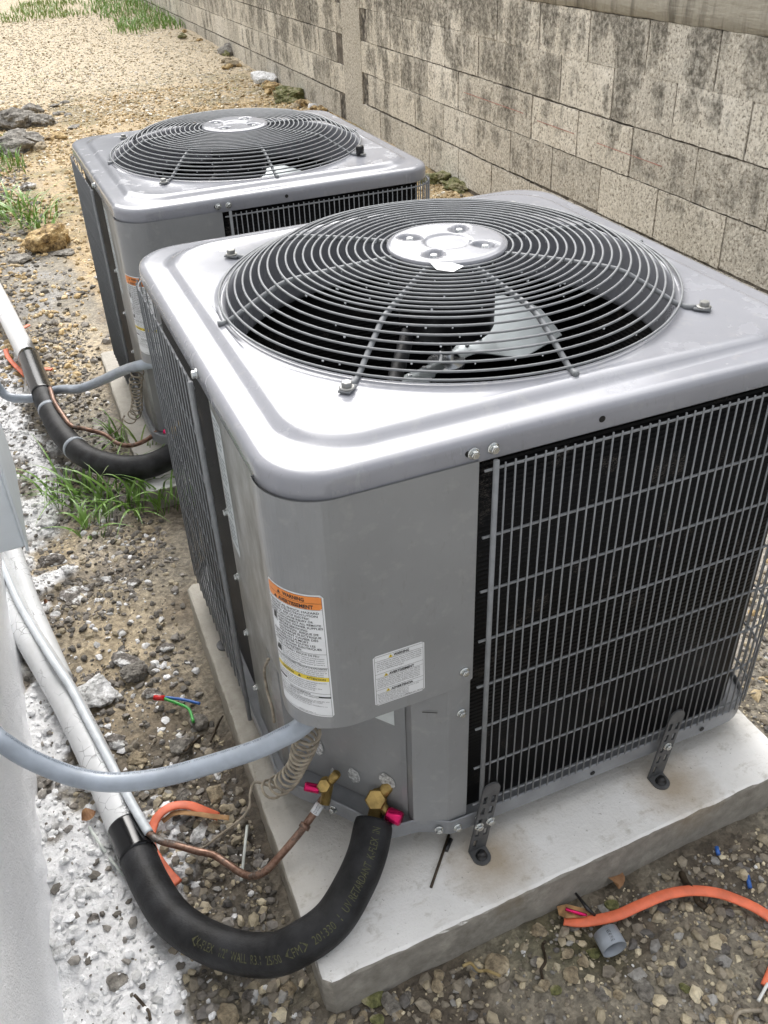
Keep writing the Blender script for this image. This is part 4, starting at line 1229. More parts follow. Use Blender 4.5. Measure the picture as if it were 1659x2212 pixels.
    z2_ = lambda v: z_l2+v
    lb2 = bend('notice_label', *rect_grid(0, 0, W2, H2, 16, .003), MT['labelwhite'], pn, .0004, s2, z2_)
    for y0 in (.0022, .0268, .0545, H2-.0098): put(*rect_grid(.0018, y0, W2-.0018, y0+.0004, 4))
    put(*rect_grid(.0018, H2-.0024, W2-.0018, H2-.0020, 4))
    for y0 in (.0545-.0070, .0268-.0068): put(*rect_grid(.0018, y0, W2-.0018, y0+.0003, 4))
    for x0 in (.0018, W2-.0022): put([(x0, .003), (x0+.0004, .003), (x0+.0004, H2-.003), (x0, H2-.003)], [(0, 1, 2, 3)])
    txt('WARNING', .0275, H2-.0082, .0205, .0045, .03)
    txt('AVERTISSEMENT', .0205, .0545-.0058, .034, .0042, .03)
    txt('ADVERTENCIA', .0225, .0268-.0056, .030, .0040, .03)
    b1 = ['This product can expose you to chemicals including', 'lead and lead compounds, which are known to the', 'State of California to cause cancer and birth defects', 'or other reproductive harm. For more information,', 'go to www.P65Warnings.ca.gov']
    b2 = ['Ce produit peut vous exposer \u00e0 des agents', 'chimiques, y compris le plomb et les compos\u00e9s de', "plomb, identifi\u00e9s par l'\u00c9tat de Californie comme", 'pouvant causer le cancer et des malformations', 'cong\u00e9nitales. Pour de plus amples informations,', 'pri\u00e8re de consulter www.P65Warnings.ca.gov']
    b3 = ['Este producto puede exponerle a qu\u00edmicos que', 'incluyen plomo y compuestos de plomo,', 'que en el Estado de California son', 'conocidos por causar c\u00e1ncer, defectos', 'de nacimiento. Para mayor informaci\u00f3n,', 'visite www.P65Warnings.ca.gov']
    for i, t in enumerate(b1): txt(t, .0045, H2-.0135-.0032*i, .060 if i < 4 else .036, .0021, 0)
    for i, t in enumerate(b2): txt(t, .0045, .0448-.0029*i, .058, .0019, 0)
    for i, t in enumerate(b3): txt(t, .0045, .0172-.0026*i, .056 if i == 0 else .042, .0018, 0)
    txt('343804-201 REV.B', .041, .0032, .025, .0016, 0)
    bend('label_print', inkV, inkF, MT['ink'], lb2, .0009, s2, z2_)
    inkV.clear(); inkF.clear()
    for (x, y) in ((.0205, H2-.0086), (.0135, .0545-.0062), (.0155, .0268-.0060)):
        tri(x, y, .0056)
    bend('warning_triangle', inkV, inkF, MT['labelyellow'], lb2, .0009, s2, z2_)
    inkV.clear(); inkF.clear()
    for (x, y) in ((.0205, H2-.0086), (.0135, .0545-.0062), (.0155, .0268-.0060)):
        put([(x+.0025, y+.0015), (x+.0031, y+.0015), (x+.0031, y+.0038), (x+.0025, y+.0038)], [(0, 1, 2, 3)])
        put([(x+.0025, y+.0005), (x+.0031, y+.0005), (x+.0031, y+.0011), (x+.0025, y+.0011)], [(0, 1, 2, 3)])
    bend('triangle_mark', inkV, inkF, MT['ink'], lb2, .0012, s2, z2_)
    # --- coil guard
    fg, gt = perim(.4015, .4075, .078)
    zrows = [-.043]+[-.136-.083*i for i in range(7)]
    smax = None
    s = -.1424
    S = []
    send_ = gt
    k = 0
    while True:
        x, y, nx_, ny_ = fg(s % gt)
        if x < -.40 and y < -.062: smax = s; break
        S.append(s); s += .01295; k += 1
        if k > 400: break
    zt_, zb_ = -.0365, -.6535
    base = MB().tube([(0, 0, zt_), (0, 0, zb_)], .00128, 6).build('guard_wire', MT['wirepaint'], root, True)
    wme = base.data
    first = True
    for s in S[1:]:
        x, y, nx_, ny_ = fg(s % gt)
        if x < -.385 and y < .32 and (len(S)-S.index(s)) % 2 == 0: continue
        if first: o = base; first = False
        else:
            o = bpy.data.objects.new('guard_wire', wme); COL.objects.link(o); o.parent = root
        o.location = (x+nx_*.0022, y+ny_*.0022, random.uniform(-.001, .001))
    for z in zrows:
        P = []
        s = -.1545
        while s < smax-.004:
            x, y, *_ = fg(s % gt); P.append((x-.0, y, z)); s += .012
        tube('guard_rail', P, .0019, MT['wirepaint'], root, 6)
    for s, d in ((-.1424, (0, -1)), (smax-.002, (-1, 0))):
        x, y, nx_, ny_ = fg(s % gt)
        mb = MB().tube([(x+nx_*.004, y+ny_*.004, -.030), (x+nx_*.004, y+ny_*.004, -.676)], .0036, 8)
        tgt = 'guard_post'
        mb.box((x-.0045, y-.0045, -.036), (x+.0045, y+.0045, -.010)) if False else None
        mb.build(tgt, MT['wirepaint'], root, True)
    # --- base pan
    out = []
    def arc(cx_, cy_, r, a0, a1, n=8):
        for i in range(n+1):
            a = a0+(a1-a0)*i/n; out.append((cx_+r*math.cos(a), cy_+r*math.sin(a)))
    hx, hy, r_ = .3975, .4035, .075
    arc(hx-r_, -hy+r_, r_, -PI/2, 0); arc(hx-r_, hy-r_, r_, 0, PI/2); arc(-hx+r_, hy-r_, r_, PI/2, PI)
    ch = spline([(-.3975, -.17), (-.3975, -.205), (-.383, -.238), (-.352, -.276), (-.315, -.324), (-.285, -.366), (-.262, -.376), (-.235, -.380), (-.208, -.392), (-.190, -.4030), (-.172, -.4045)], 4)
    out += [tuple(p) for p in ch]
    out.append((-.10, -.4045))
    n = len(out); V, F = [], []
    O = np.array(out)
    for off, z in ((.022, -.6745), (.003, -.6735), (.0, -.6600), (-.0015, -.6580), (.0, -.6600), (.0015, -.6610)): pass
    rings = [(.985, -.6640), (.9985, -.6625), (1.0, -.6600+.002), (1.0035, -.660), (1.0035, -.6880), (.997, -.6890), (.90, -.6890)]
    rings = [(.93, -.6700), (.996, -.6700), (.996, -.6605), (.9985, -.6585), (1.003, -.6600), (1.003, -.6880), (.999, -.6895), (.92, -.6895)]
    for sc_, z in rings:
        V += [(p[0]*sc_, p[1]*sc_, z) for p in O]
    for k in range(len(rings)-1):
        for i in range(n): F.append((k*n+i, k*n+(i+1) % n, (k+1)*n+(i+1) % n, (k+1)*n+i))
    F.append(tuple(range(n-1, -1, -1))); F.append(tuple((len(rings)-1)*n+i for i in range(n)))
    pan = mesh('base_pan', V, F, MT['panpaint'], root, False)
    for x in (-.205, -.1785): hexbolt('pan_screw', (x, -.4055 if x > -.2 else -.3975, -.6755), (0 if x > -.2 else -.35, -1, 0), .005, .007, MT['zinc'], pan)
    hexbolt('pan_screw', (-.1425, -.4062, -.6690), (0, -1, 0), .005, .007, MT['zinc'], pan)
    hexbolt('pan_screw', (-.337, -.297, -.676), (-.8, -.6, 0), .005, .007, MT['zinc'], pan)
    for x in (.062, .276): MB().lathe([(.0045, 0), (.0045, .0006)], 12, axis_mat((x, -.4062, -.676), (0, -1, 0))).build('pan_hole', MT['dark'], pan)
    for fx, fy in ((-.27, -.27), (.30, -.33), (.30, .33), (-.30, .33)):
        MB().lathe([(.028, -.735), (.028, -.6896)], 16, Matrix.Translation((fx, fy, 0))).build('rubber_foot', MT['black'], root, True)
    # --- service valves
    def valve(nut, cap0, cap1, stub, down, r, rn):
        c = np.array(nut)
        vp = MB()
        inward = np.array([.80, .60, 0])
        vp.tube([c+inward*.004+np.array([0, 0, .006]), c+inward*.010-np.array([0, 0, .010]), down], [r*1.25, r*1.25, r*1.15], 12)
        vp.tube([c+inward*.006-np.array([0, 0, .006]), stub], r, 12)
        vp.tube([c+inward*.008-np.array([0, 0, .008]), cap0], [r*.9, r*.7], 10)
        vb = vp.build('service_valve', MT['brass'], root, True)
        to = (CAM-c); to = to/np.linalg.norm(to)*.75+np.array([-.1, -.15, .25])
        MB().lathe([(rn*.76, -.006), (rn*.88, -.004), (rn*.88, .009), (rn*.76, .012)], 6, axis_mat(c, to)).build('valve_nut', MT['brass'], vb)
        MB().lathe([(rn*.54, 0), (rn*.58, .002), (rn*.58, .021), (rn*.50, .0235)], 20, axis_mat(cap0, np.array(cap1)-np.array(cap0))).build('valve_cap', MT['pink'], vb, True)
        return vb
    valve(px(812, 1728, -.640), px(837, 1757, -.650), px(872, 1772, -.652), px(846, 1688, -.612), px(808, 1768, -.662), .0095, .0190)
    valve(px(700, 1698, -.632), px(690, 1705, -.640), px(652, 1697, -.634), px(727, 1672, -.605), px(701, 1738, -.662), .0070, .0125)
    # --- water drops hanging from the guard
    V, F = [], []
    for i in range(150):
        r = random.choice(radii); t = random.uniform(0, 2*PI); sz = random.uniform(.0011, .0020)
        c = np.array([r*math.cos(t), r*math.sin(t), zr(r)+.0018])
        o = len(V); V += [tuple(c+p*sz*np.array([1, 1, 1.1])) for p in ICO_V]; F += [tuple(int(j)+o for j in f) for f in ICO_F]
    o = mesh('water_drops', V, F, MT['waterdrop'], root, True); o['kind'] = 'stuff'
    for chd in root.children: chd.location.z += .735
    return root

unit = make_unit()
tag(unit, 'large grey air conditioner condensing unit in the foreground with wire fan guard', 'air conditioner', 'two condensing units in a row')
unit2 = copy_tree(unit)
tag(unit2, 'second grey condensing unit standing behind the near one', 'air conditioner', 'two condensing units in a row')
unit2.location = (.042, 1.359, -.735-.091)
unit2.rotation_euler = (.005, .004, .013)

# ------------------------------------------------------------------ hold-down brackets
def bracket(u0, v0, u1, v1, label, lx=.0):
    foot = px(u1, v1, -.4165, 1); top = px(u0, v0, -.4165, 1)
    root = empty('holddown_bracket', (foot[0], -.417, -.735)); tag(root, label, 'bracket', 'slotted brackets bolted to the near slab')
    W, H = .0290, .146
    xs = [-W/2, -W/2+.0042, -W/2+.0107, W/2-.0107, W/2-.0042, W/2]
    zs = [.002]
    z = .010
    while z < H-.020:
        zs += [z, z+.0155]; z += .0245
    zs += [H-.010]
    V, F = [], []
    def vid(i, k): return k*len(xs)+i
    for k in range(len(zs)):
        for i in range(len(xs)): V.append((xs[i], 0, zs[k]))
    for k in range(len(zs)-1):
        for i in range(len(xs)-1):
            hole = (k % 2 == 1) and i in (1, 3) and not (k in (1,) and i == 3)
            if not hole: F.append((vid(i, k), vid(i+1, k), vid(i+1, k+1), vid(i, k+1)))
    # rounded head
    zc_ = zs[-1]; o = len(V); nseg = 10
    for i in range(nseg+1): a = PI*i/nseg; V.append((W/2*math.cos(a), 0, zc_+W/2*math.sin(a)))
    F.append((o,)+tuple(range(o+1, o+nseg+1))+tuple(vid(i, len(zs)-1) for i in range(1, len(xs)-1)))
    pl = mesh('slotted_plate', V, F, MT['bracket'], root)
    m = pl.modifiers.new('s', 'SOLIDIFY'); m.thickness = .0032; m.offset = 0
    lean = math.atan2(top[0]-foot[0], top[2]-foot[2]); pl.rotation_euler = (0, lean, 0)
    # foot with rounded toe
    V = [(-W/2, .0016, 0), (W/2, .0016, 0)]+[(W/2*math.cos(a), -.0155-W/2*math.sin(a), 0) for a in np.linspace(0, PI, 12)]
    V2 = [(v[0], v[1], .0032) for v in V]; n = len(V)
    F = [tuple(range(n)), tuple(range(2*n-1, n-1, -1))]+[(i, n+i, n+(i+1) % n, (i+1) % n) for i in range(n)]
    ft = mesh('foot_plate', V+V2, F, MT['bracket'], root)
    MB().lathe([(.0092, .0033), (.0092, .0042), (.0070, .0046), (.0068, .0115), (.0054, .0136), (.002, .0142)], 20, Matrix.Translation((0, -.0155, 0))).build('anchor_cap', MT['black'], root, True)
    return root, lean
b1, ln = bracket(1062, 1690, 1030, 1822, 'left slotted bracket with two bright screws at the front of the near unit')
R = Matrix.Rotation(ln, 4, 'Y')
hexbolt('bracket_screw', R @ Vector((-.008, -.002, .060)), (0, -1, 0), .0056, .006, MT['zinc'], b1)
hexbolt('bracket_screw', R @ Vector((.010, -.002, .066)), (0, -1, 0), .0056, .006, MT['zinc'], b1)
b2, ln = bracket(1465, 1530, 1418, 1657, 'right slotted bracket with one bright screw at the front of the near unit')
R = Matrix.Rotation(ln, 4, 'Y')
hexbolt('bracket_screw', R @ Vector((.0, -.002, .073)), (0, -1, 0), .0056, .006, MT['zinc'], b2)
p = px(492, 1392, -.735)
b3 = empty('holddown_bracket', (p[0], p[1], -.735)); b3.rotation_euler = (0, 0, -PI/2)
tag(b3, 'dark bracket foot sticking out left of the near unit base', 'bracket', 'slotted brackets bolted to the near slab')
V = [(-.016, .022, 0), (.016, .022, 0)]+[(.016*math.cos(a), -.006-.016*math.sin(a), 0) for a in np.linspace(0, PI, 12)]
V2 = [(v[0], v[1], .0032) for v in V]; n = len(V)
mesh('foot_plate', V+V2, [tuple(range(n)), tuple(range(2*n-1, n-1, -1))]+[(i, n+i, n+(i+1) % n, (i+1) % n) for i in range(n)], MT['bracket'], b3)
MB().lathe([(.006, .003), (.006, .006), (.004, .007)], 12, Matrix.Translation((0, -.006, 0))).build('anchor_cap', MT['black'], b3)
MB().box((-.016, .020, .001), (.016, .0232, .12)).build('slotted_plate', MT['bracket'], b3)

# ------------------------------------------------------------------ pipes, hoses and leads
def pp(L): return np.array([px(u, v, z) for u, v, z in L])
def thing_tube(name, P, r, m, label, cat, k=12, n=8, **kw):
    o = tube(name, spline(P, n), r, MT[m] if isinstance(m, str) else m, None, k, **kw)
    return tag(o, label, cat)

hose_nodes = pp([(287, 1822, -.782), (303, 1862, -.780), (326, 1912, -.778), (366, 1975, -.774), (425, 2022, -.768), (505, 2055, -.757), (590, 2062, -.738), (660, 2032, -.714), (720, 1985, -.700), (765, 1912, -.690), (793, 1845, -.678), (808, 1775, -.662)])
HP = spline(hose_nodes, 10)
nh = len(HP); rad = .0298*np.ones(nh); rad[-4:] = [.0298, .0296, .0290, .0280]
hose = tube('insulated_pipe', HP, rad, MT['hose'], None, 28)
tag(hose, 'thick black foam-insulated pipe curving over the near slab corner', 'insulated pipe')
sl = spline(pp([(272, 1788, -.783), (283, 1812, -.782), (300, 1852, -.7795)]), 8)
o = tube('tape_wrap', sl, .0310, MT['tape'], hose, 28)
# yellow stencil on the foam
def wrap_text(parts, path, s_start, s_end, r, m, parent, h, phi0, name='foam_print', off=.0004):
    L = np.r_[0, np.cumsum(np.linalg.norm(np.diff(path, axis=0), axis=1))]
    T = np.gradient(path, axis=0); T /= np.linalg.norm(T, axis=1)[:, None]
    V2, F2 = fit_text(parts, s_end-s_start, h, .0)
    V = []
    for a, b in V2:
        s = s_start+a
        c = np.array([np.interp(s, L, path[:, k]) for k in range(3)]); t = np.array([np.interp(s, L, T[:, k]) for k in range(3)]); t /= np.linalg.norm(t)
        n = CAM-c; n -= (n@t)*t; n /= np.linalg.norm(n)
        up = np.cross(n, t); phi = phi0+(b-h/2)/r
        V.append(c+(r+off)*(math.cos(phi)*n+math.sin(phi)*up))
    return mesh(name, V, F2, m, parent)
Lh = np.r_[0, np.cumsum(np.linalg.norm(np.diff(HP, axis=0), axis=1))]
wrap_text('\u25c4K-FLEX   1/2"  WALL  R3.1  25/50  \u25c4FM\u25ba  201330  1  UV RETARDANT  K-FLEX  IN', HP, Lh[42], Lh[-4], .0298, MT['inkyellow'], hose, .0125, -.18)

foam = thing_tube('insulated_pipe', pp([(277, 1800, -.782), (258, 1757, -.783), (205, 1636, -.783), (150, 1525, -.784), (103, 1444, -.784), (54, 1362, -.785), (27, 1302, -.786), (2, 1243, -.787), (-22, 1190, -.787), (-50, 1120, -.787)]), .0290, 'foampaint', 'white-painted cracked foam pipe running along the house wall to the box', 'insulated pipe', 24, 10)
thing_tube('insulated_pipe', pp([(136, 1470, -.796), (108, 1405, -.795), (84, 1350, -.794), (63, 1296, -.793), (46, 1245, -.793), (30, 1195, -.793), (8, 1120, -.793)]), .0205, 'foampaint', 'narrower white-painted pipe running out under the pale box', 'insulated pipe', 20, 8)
lt = thing_tube('liquid_line', np.vstack([pp([(-12, 1180, -.752), (14, 1242, -.751), (41, 1303, -.750), (78, 1368, -.749), (120, 1435, -.738), (154, 1487, -.746), (190, 1556, -.748), (245, 1660, -.750), (279, 1725, -.752), (304, 1770, -.754), (322, 1800, -.757)])]), .0078, 'tubepaint', 'thin white-painted copper tube lying on the painted foam pipe', 'copper pipe', 12, 8)
thing_tube('liquid_line', pp([(320, 1798, -.757), (346, 1816, -.764), (382, 1826, -.772), (425, 1838, -.776), (461, 1847, -.776), (490, 1865, -.774), (518, 1884, -.766), (543, 1893, -.752), (570, 1884, -.735), (593, 1862, -.722), (628, 1822, -.708), (657, 1786, -.694), (686, 1745, -.676), (699, 1722, -.664)]), .0060, 'copper', 'bare weathered copper tube bending up to the small valve', 'copper pipe', 14, 8)
cp = pp([(655, 1790, -.693), (661, 1780, -.690)]); 
o = tube('pipe_collar', cp, .0088, MT['copper'], None, 14); tag(o, 'brazed collar on the bare copper tube near the small valve', 'pipe collar')
q0, q1 = px(679, 1757, -.679), px(692, 1736, -.668)
o = tube('barcode_tag', [q0, q1], .0074, MT['labelwhite'], None, 12); tag(o, 'tiny white number tag wrapped round the bare copper tube', 'tag')
Pt = np.array([q0+(q1-q0)*t for t in np.linspace(0, 1, 12)])
wrap_text('CU1207227', Pt, .002, np.linalg.norm(q1-q0)-.001, .0074, MT['ink'], o, .0055, 0, 'tag_print')

cond_nodes = np.vstack([[(-.335, -.322, -.412)], pp([(652, 1568, -.425), (610, 1593, -.440), (540, 1624, -.455), (400, 1667, -.478), (320, 1684, -.484), (240, 1690, -.484), (170, 1680, -.475), (110, 1660, -.458), (50, 1632, -.435), (0, 1600, -.408)]), [px(-45, 1570, -.772, 0), (-.778, -.36, -.26), (-.782, -.42, -.12), (-.81, -.43, -.02)]])
CP = spline(cond_nodes, 10)
cond = tube('flexible_conduit', CP, .0133, MT['conduit'], None, 20)
tag(cond, 'smooth pale grey flexible conduit sagging from near unit to house wall', 'conduit')
CPr = CP[::-1]; Lc = np.r_[0, np.cumsum(np.linalg.norm(np.diff(CPr, axis=0), axis=1))]
i0 = 40
wrap_text('LIQUIDTIGHT FLEXIBLE NONMETALLIC CONDUIT TYPE B  3/4  (UL)  SUNLIGHT RESISTANT  OUTDOOR  105C DRY  60C WET  CENTURIFLEX', CPr, Lc[i0], Lc[-14], .0133, MT['inkgrey'], cond, .0038, .95, 'conduit_print')

# coiled lead hanging from the conduit of each unit
def coil_lead(axis_pts, turns, R, r, tail, label, m='cord'):
    Ax = spline(axis_pts, 12); L = np.r_[0, np.cumsum(np.linalg.norm(np.diff(Ax, axis=0), axis=1))]
    T, N, B = frames(Ax)
    P = []
    nn = turns*14
    for i in range(nn+1):
        t = i/nn; s = t**1.15*L[-1]
        c = np.array([np.interp(s, L, Ax[:, k]) for k in range(3)]); n_ = np.array([np.interp(s, L, N[:, k]) for k in range(3)]); b_ = np.array([np.interp(s, L, B[:, k]) for k in range(3)])
        a = 2*PI*turns*t; q = R*(1+.10*math.sin(t*9))
        P.append(c+q*(math.cos(a)*n_+math.sin(a)*b_))
    P = np.array(P)
    if tail is not None: P = np.vstack([P, spline(np.vstack([P[-1], tail]), 8)[1:]])
    o = tube('coiled_lead', P, r, MT[m], None, 7)
    return tag(o, label, 'cable')
coil_lead(pp([(668, 1582, -.445), (655, 1618, -.50), (641, 1655, -.575), (616, 1688, -.655), (578, 1708, -.705)]), 13, .0150, .0022,
          pp([(552, 1690, -.700), (541, 1712, -.708), (538, 1745, -.715), (517, 1772, -.735), (470, 1808, -.785), (440, 1830, -.800), (405, 1838, -.805)]), 'coiled beige control wire hanging below the near conduit')
up = np.array([px(u, v, -.405, 0) for u, v in ((580, 1424), (571, 1447), (576, 1488), (588, 1531), (592, 1560))])
thing_tube('lead_wire', up, .0022, 'cord', 'beige wire sticking out above the near conduit', 'wire', 7)

# far unit services
d2 = np.array([.042, 1.359, -.091])
thing_tube('flexible_conduit', np.vstack([[(-.335, -.322, -.412)]+d2, pp([(300, 790, -.53), (260, 803, -.60), (215, 824, -.68), (170, 840, -.74), (125, 842, -.79)]), [(-.66, 1.62, -.80), (-.735, 1.66, -.76), (-.745, 1.66, -.5)]]), .0140, 'conduit', 'grey flexible conduit running behind the taped hose to the far unit', 'conduit', 16)
h2 = pp([(62, 770, -.80), (84, 830, -.80), (104, 880, -.80), (135, 938, -.80), (180, 982, -.80), (235, 1004, -.795), (290, 1010, -.79), (340, 1000, -.78), (390, 970, -.765), (425, 930, -.75)])
H2 = spline(h2, 10)
hose2 = tube('insulated_pipe', H2, .0335, MT['hose'], None, 24); tag(hose2, 'black foam-insulated hose looping over grass to the far unit', 'insulated pipe')
for a_, b_ in ((0, 16),): tube('tape_wrap', H2[a_:b_], .0346, MT['tape'], hose2, 24)
for k_ in (21, 36): tube('tape_band', H2[k_:k_+2], .0342, MT['pvc'], hose2, 24)
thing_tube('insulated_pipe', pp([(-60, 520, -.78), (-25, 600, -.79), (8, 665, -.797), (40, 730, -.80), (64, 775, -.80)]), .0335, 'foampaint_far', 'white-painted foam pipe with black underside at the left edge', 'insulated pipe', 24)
thing_tube('liquid_line', pp([(108, 838, -.765), (118, 868, -.765), (135, 895, -.768), (155, 920, -.775), (185, 927, -.79), (225, 938, -.80), (255, 958, -.80), (285, 962, -.79), (320, 948, -.775), (352, 920, -.755), (372, 898, -.745)]), .0066, 'copper', 'bare copper tube beside the far black hose', 'copper pipe', 10)
coil_lead(pp([(298, 800, -.55), (293, 830, -.60), (296, 860, -.68), (293, 890, -.76), (276, 908, -.80)]), 12, .0155, .0021, pp([(265, 905, -.80), (258, 925, -.82), (240, 940, -.86)]), 'coiled beige control wire hanging beside the far unit')

# ------------------------------------------------------------------ electrical offcuts and litter
def ribbon(name, P, w, h, m, label, cat, group=None):
    P = spline(P, 8); T, N, B = frames(P)
    V, F = [], []
    n = len(P)
    for i in range(n):
        up_ = np.array([0, 0, 1.0]); sd = np.cross(T[i], up_); sd /= np.linalg.norm(sd)
        for a in np.linspace(0, 2*PI, 12, endpoint=False):
            V.append(P[i]+sd*w/2*math.copysign(abs(math.cos(a))**.6, math.cos(a))+up_*h/2*math.copysign(abs(math.sin(a))**.8, math.sin(a)))
    for i in range(n-1):
        for j in range(12): F.append((i*12+j, i*12+(j+1) % 12, (i+1)*12+(j+1) % 12, (i+1)*12+j))
    F.append(tuple(range(11, -1, -1))); F.append(tuple((n-1)*12+j for j in range(12)))
    o = mesh(name, V, F, MT[m], None, True)
    return tag(o, label, cat, group) if label else o
oc = empty('orange_cable', tuple(px(1270, 1995, -.815))); tag(oc, 'flat orange cable arching over the gravel in front of the slab', 'cable')
Z5 = lambda x, y: ((1600+x/1.8433)/1.507, (2600+y/1.8433)/1.507)
oj = ribbon('cable_jacket', np.array([px(*Z5(x, y), z) for x, y, z in ((435, 728, -.812), (520, 738, -.808), (630, 728, -.806), (760, 697, -.802), (900, 635, -.798), (1050, 575, -.796), (1200, 552, -.796), (1350, 565, -.798), (1480, 608, -.802), (1600, 665, -.806), (1700, 745, -.808), (1730, 880, -.81), (1700, 1010, -.81), (1652, 1130, -.81))]), .0175, .0062, 'orange', None, None); oj.parent = oc; oj.location = -oc.location
def sub(name, L, r, m, par, root_):
    o = tube(name, spline(np.array([px(*Z5(x, y), z) for x, y, z in L]), 6), r, MT[m], par, 7); o.location = -root_.location if par is root_ else (0, 0, 0); return o
sub('red_conductor', ((445, 662, -.800), (500, 680, -.799), (570, 700, -.803)), .0027, 'pink', oc, oc)
sub('white_conductor', ((1658, 1110, -.806), (1630, 1160, -.806), (1600, 1215, -.808)), .0024, 'white', oc, oc)
V = [tuple(px(*Z5(x, y), z)) for x, y, z in ((392, 645, -.812), (450, 632, -.806), (560, 660, -.804), (600, 690, -.803), (560, 712, -.801), (450, 718, -.804), (405, 700, -.812))]
o = mesh('paper_filler', V, [(0, 1, 2, 3, 4, 5, 6)], MT['kraft'], oc); o.location = -oc.location
o = tube('black_tie', np.array([px(*Z5(x, y), z) for x, y, z in ((500, 562, -.806), (540, 612, -.800), (575, 660, -.798), (622, 702, -.804))]), [.0018, .0026, .0034, .0022], MT['black'], None, 7)
tag(o, 'black plastic spike poking out of the orange cable end', 'cable tie')
# offcut behind the black hose
oc2 = empty('orange_cable_offcut', tuple(px(360, 1800, -.81))); tag(oc2, 'curled orange cable offcut beside the white-painted pipe', 'cable')
Z6 = lambda x, y: (x/1.8433/1.507, (2300+y/1.8433)/1.507)
oj = ribbon('cable_jacket', np.array([px(*Z6(x, y), z) for x, y, z in ((1310, 660, -.806), (1230, 628, -.797), (1130, 592, -.790), (1030, 600, -.788), (950, 655, -.790), (912, 740, -.795), (905, 830, -.797), (950, 920, -.797), (1010, 1000, -.800), (1068, 1062, -.804))]), .0165, .0055, 'orange', None, None); oj.parent = oc2; oj.location = -oc2.location
oj = ribbon('paper_filler', np.array([px(*Z6(x, y), z) for x, y, z in ((1375, 668, -.80), (1270, 658, -.796), (1150, 640, -.793), (1050, 640, -.795), (975, 690, -.80))]), .010, .002, 'kraft', None, None); oj.parent = oc2; oj.location = -oc2.location
for i, L in enumerate((((55, 812), (20, 775), (12, 755)), ((62, 702), (45, 712), (38, 722)), ((60, 790), (90, 796), (112, 798)))):
    o = ribbon('orange_cable_offcut', np.array([px(u, v, -.875) for u, v in L]), .017, .006, 'orange', ['short orange offcut curling behind the far painted pipe', 'orange offcut end above the taped black hose', 'orange offcut lying right of the taped black hose'][i], 'cable')
for L, m, lab in ((((338, 1508), (372, 1508), (400, 1512), (432, 1520)), 'blue', 'blue wire offcut with red tip on the dark rubble'), (((352, 1511), (385, 1520), (408, 1532), (418, 1560)), 'green', 'green wire offcut curving beside the blue one')):
    p0 = np.array([px(u, v, -.802) for u, v in L]); p0[0, 2] += .004
    thing_tube('wire_offcut', p0, .0030, m, lab, 'wire', 8)
o = tube('wire_offcut', [px(333, 1507, -.798), px(355, 1508, -.797)], .0052, MT['red'], None, 8); tag(o, 'red wire nut end on the blue and green offcuts', 'wire')
for (a, b, lab) in (((1548, 1830), (1552, 1846), 'short blue wire snip in the gravel near the slab end'), ((1615, 1892), (1620, 1918), 'longer blue wire snip in the gravel at the right edge')):
    o = tube('wire_offcut', [px(*a, -.812), px(*b, -.812)], .0036, MT['blue'], None, 8); tag(o, lab, 'wire')
thing_tube('brown_cord', pp([(1585, 2212, -.812), (1592, 2190, -.81), (1615, 2183, -.81), (1645, 2183, -.812)]), .0032, 'cord', 'tan cord loop at the bottom right corner', 'cord', 8)
# pipe coupling
ca, cb = px(*Z5(682, 800), -.800), px(*Z5(740, 905), -.800)
dv = (cb-ca)/np.linalg.norm(cb-ca)
cpl = MB(); Mx = axis_mat(ca, dv); Lq = np.linalg.norm(cb-ca)
cpl.lathe([(.0175, 0), (.0195, 0), (.0195, Lq), (.0175, Lq), (.0170, Lq*.5), (.0175, 0)], 28, Mx, cap=False)
cq = cpl.build('pipe_coupling', MT['pvc'], None, True); tag(cq, 'short grey plastic pipe coupling lying on the mud', 'pipe fitting')
Pq = np.array([ca+dv*Lq*t for t in np.linspace(0, 1, 12)])
wrap_text('1 AEC-40 191 42', Pq, .005, Lq-.004, .0195, MT['ink'], cq, .006, .25, 'coupling_print')
# ties, nails, leaves, sticks
for i, (a, b) in enumerate((((533, 1780), (522, 1838)), ((522, 1838), (520, 1905)))):
    pass
for a, b, lab in (((534, 1782), (521, 1903), 'long translucent cable tie lying in the dark soil'), ((192, 1785), (228, 1842), 'translucent cable tie on the white plaster crumbs'), ((236, 1852), (268, 1892), 'short translucent tie end below the other one')):
    P = np.array([px(a[0]+(b[0]-a[0])*t, a[1]+(b[1]-a[1])*t, -.803+.006*math.sin(PI*t)) for t in (0, .35, .7, 1)])
    ribbon('cable_tie', P, .0048, .0015, 'tie', lab, 'cable tie')
for a, b, r, lab in (((970, 1803), (931, 1917), .0022, 'long rusty nail on the white slab below the valve corner'), ((974, 1812), (963, 1838), .0036, 'short black pin lying against the long nail')):
    o = tube('nail', [px(*a, -.731), px(*b, -.7325)], r, MT['rust'] if r < .003 else MT['black'], None, 8); tag(o, lab, 'nail')
def leaf(u, v, s, m, label, rot, name='dead_leaf'):
    p = px(u, v, -.812); V = []; F = []
    for i in range(7):
        t = i/6; w = s*.42*math.sin(PI*min(1, t*1.02+.02))**.8
        for k, q in enumerate((-1, 0, 1)): V.append((s*(t-.5), q*w, .006*math.sin(t*3+q)+.004*abs(q)))
    for i in range(6):
        for k in range(2): a = i*3+k; F.append((a, a+3, a+4, a+1))
    o = mesh(name, V, F, MT[m]); o.location = (p[0], p[1], float(gh([p[0]], [p[1]])[0])+.010); o.rotation_euler = (.2, .15, rot)
    return tag(o, label, 'leaf' if name == 'dead_leaf' else 'paper')
leaf(1327, 1897, .038, 'deadleaf', 'brown scrap of dead leaf against the front face of the slab', 1.3)
leaf(196, 1772, .028, 'deadleaf', 'rust-brown leaf on the white plaster crumbs', .4)
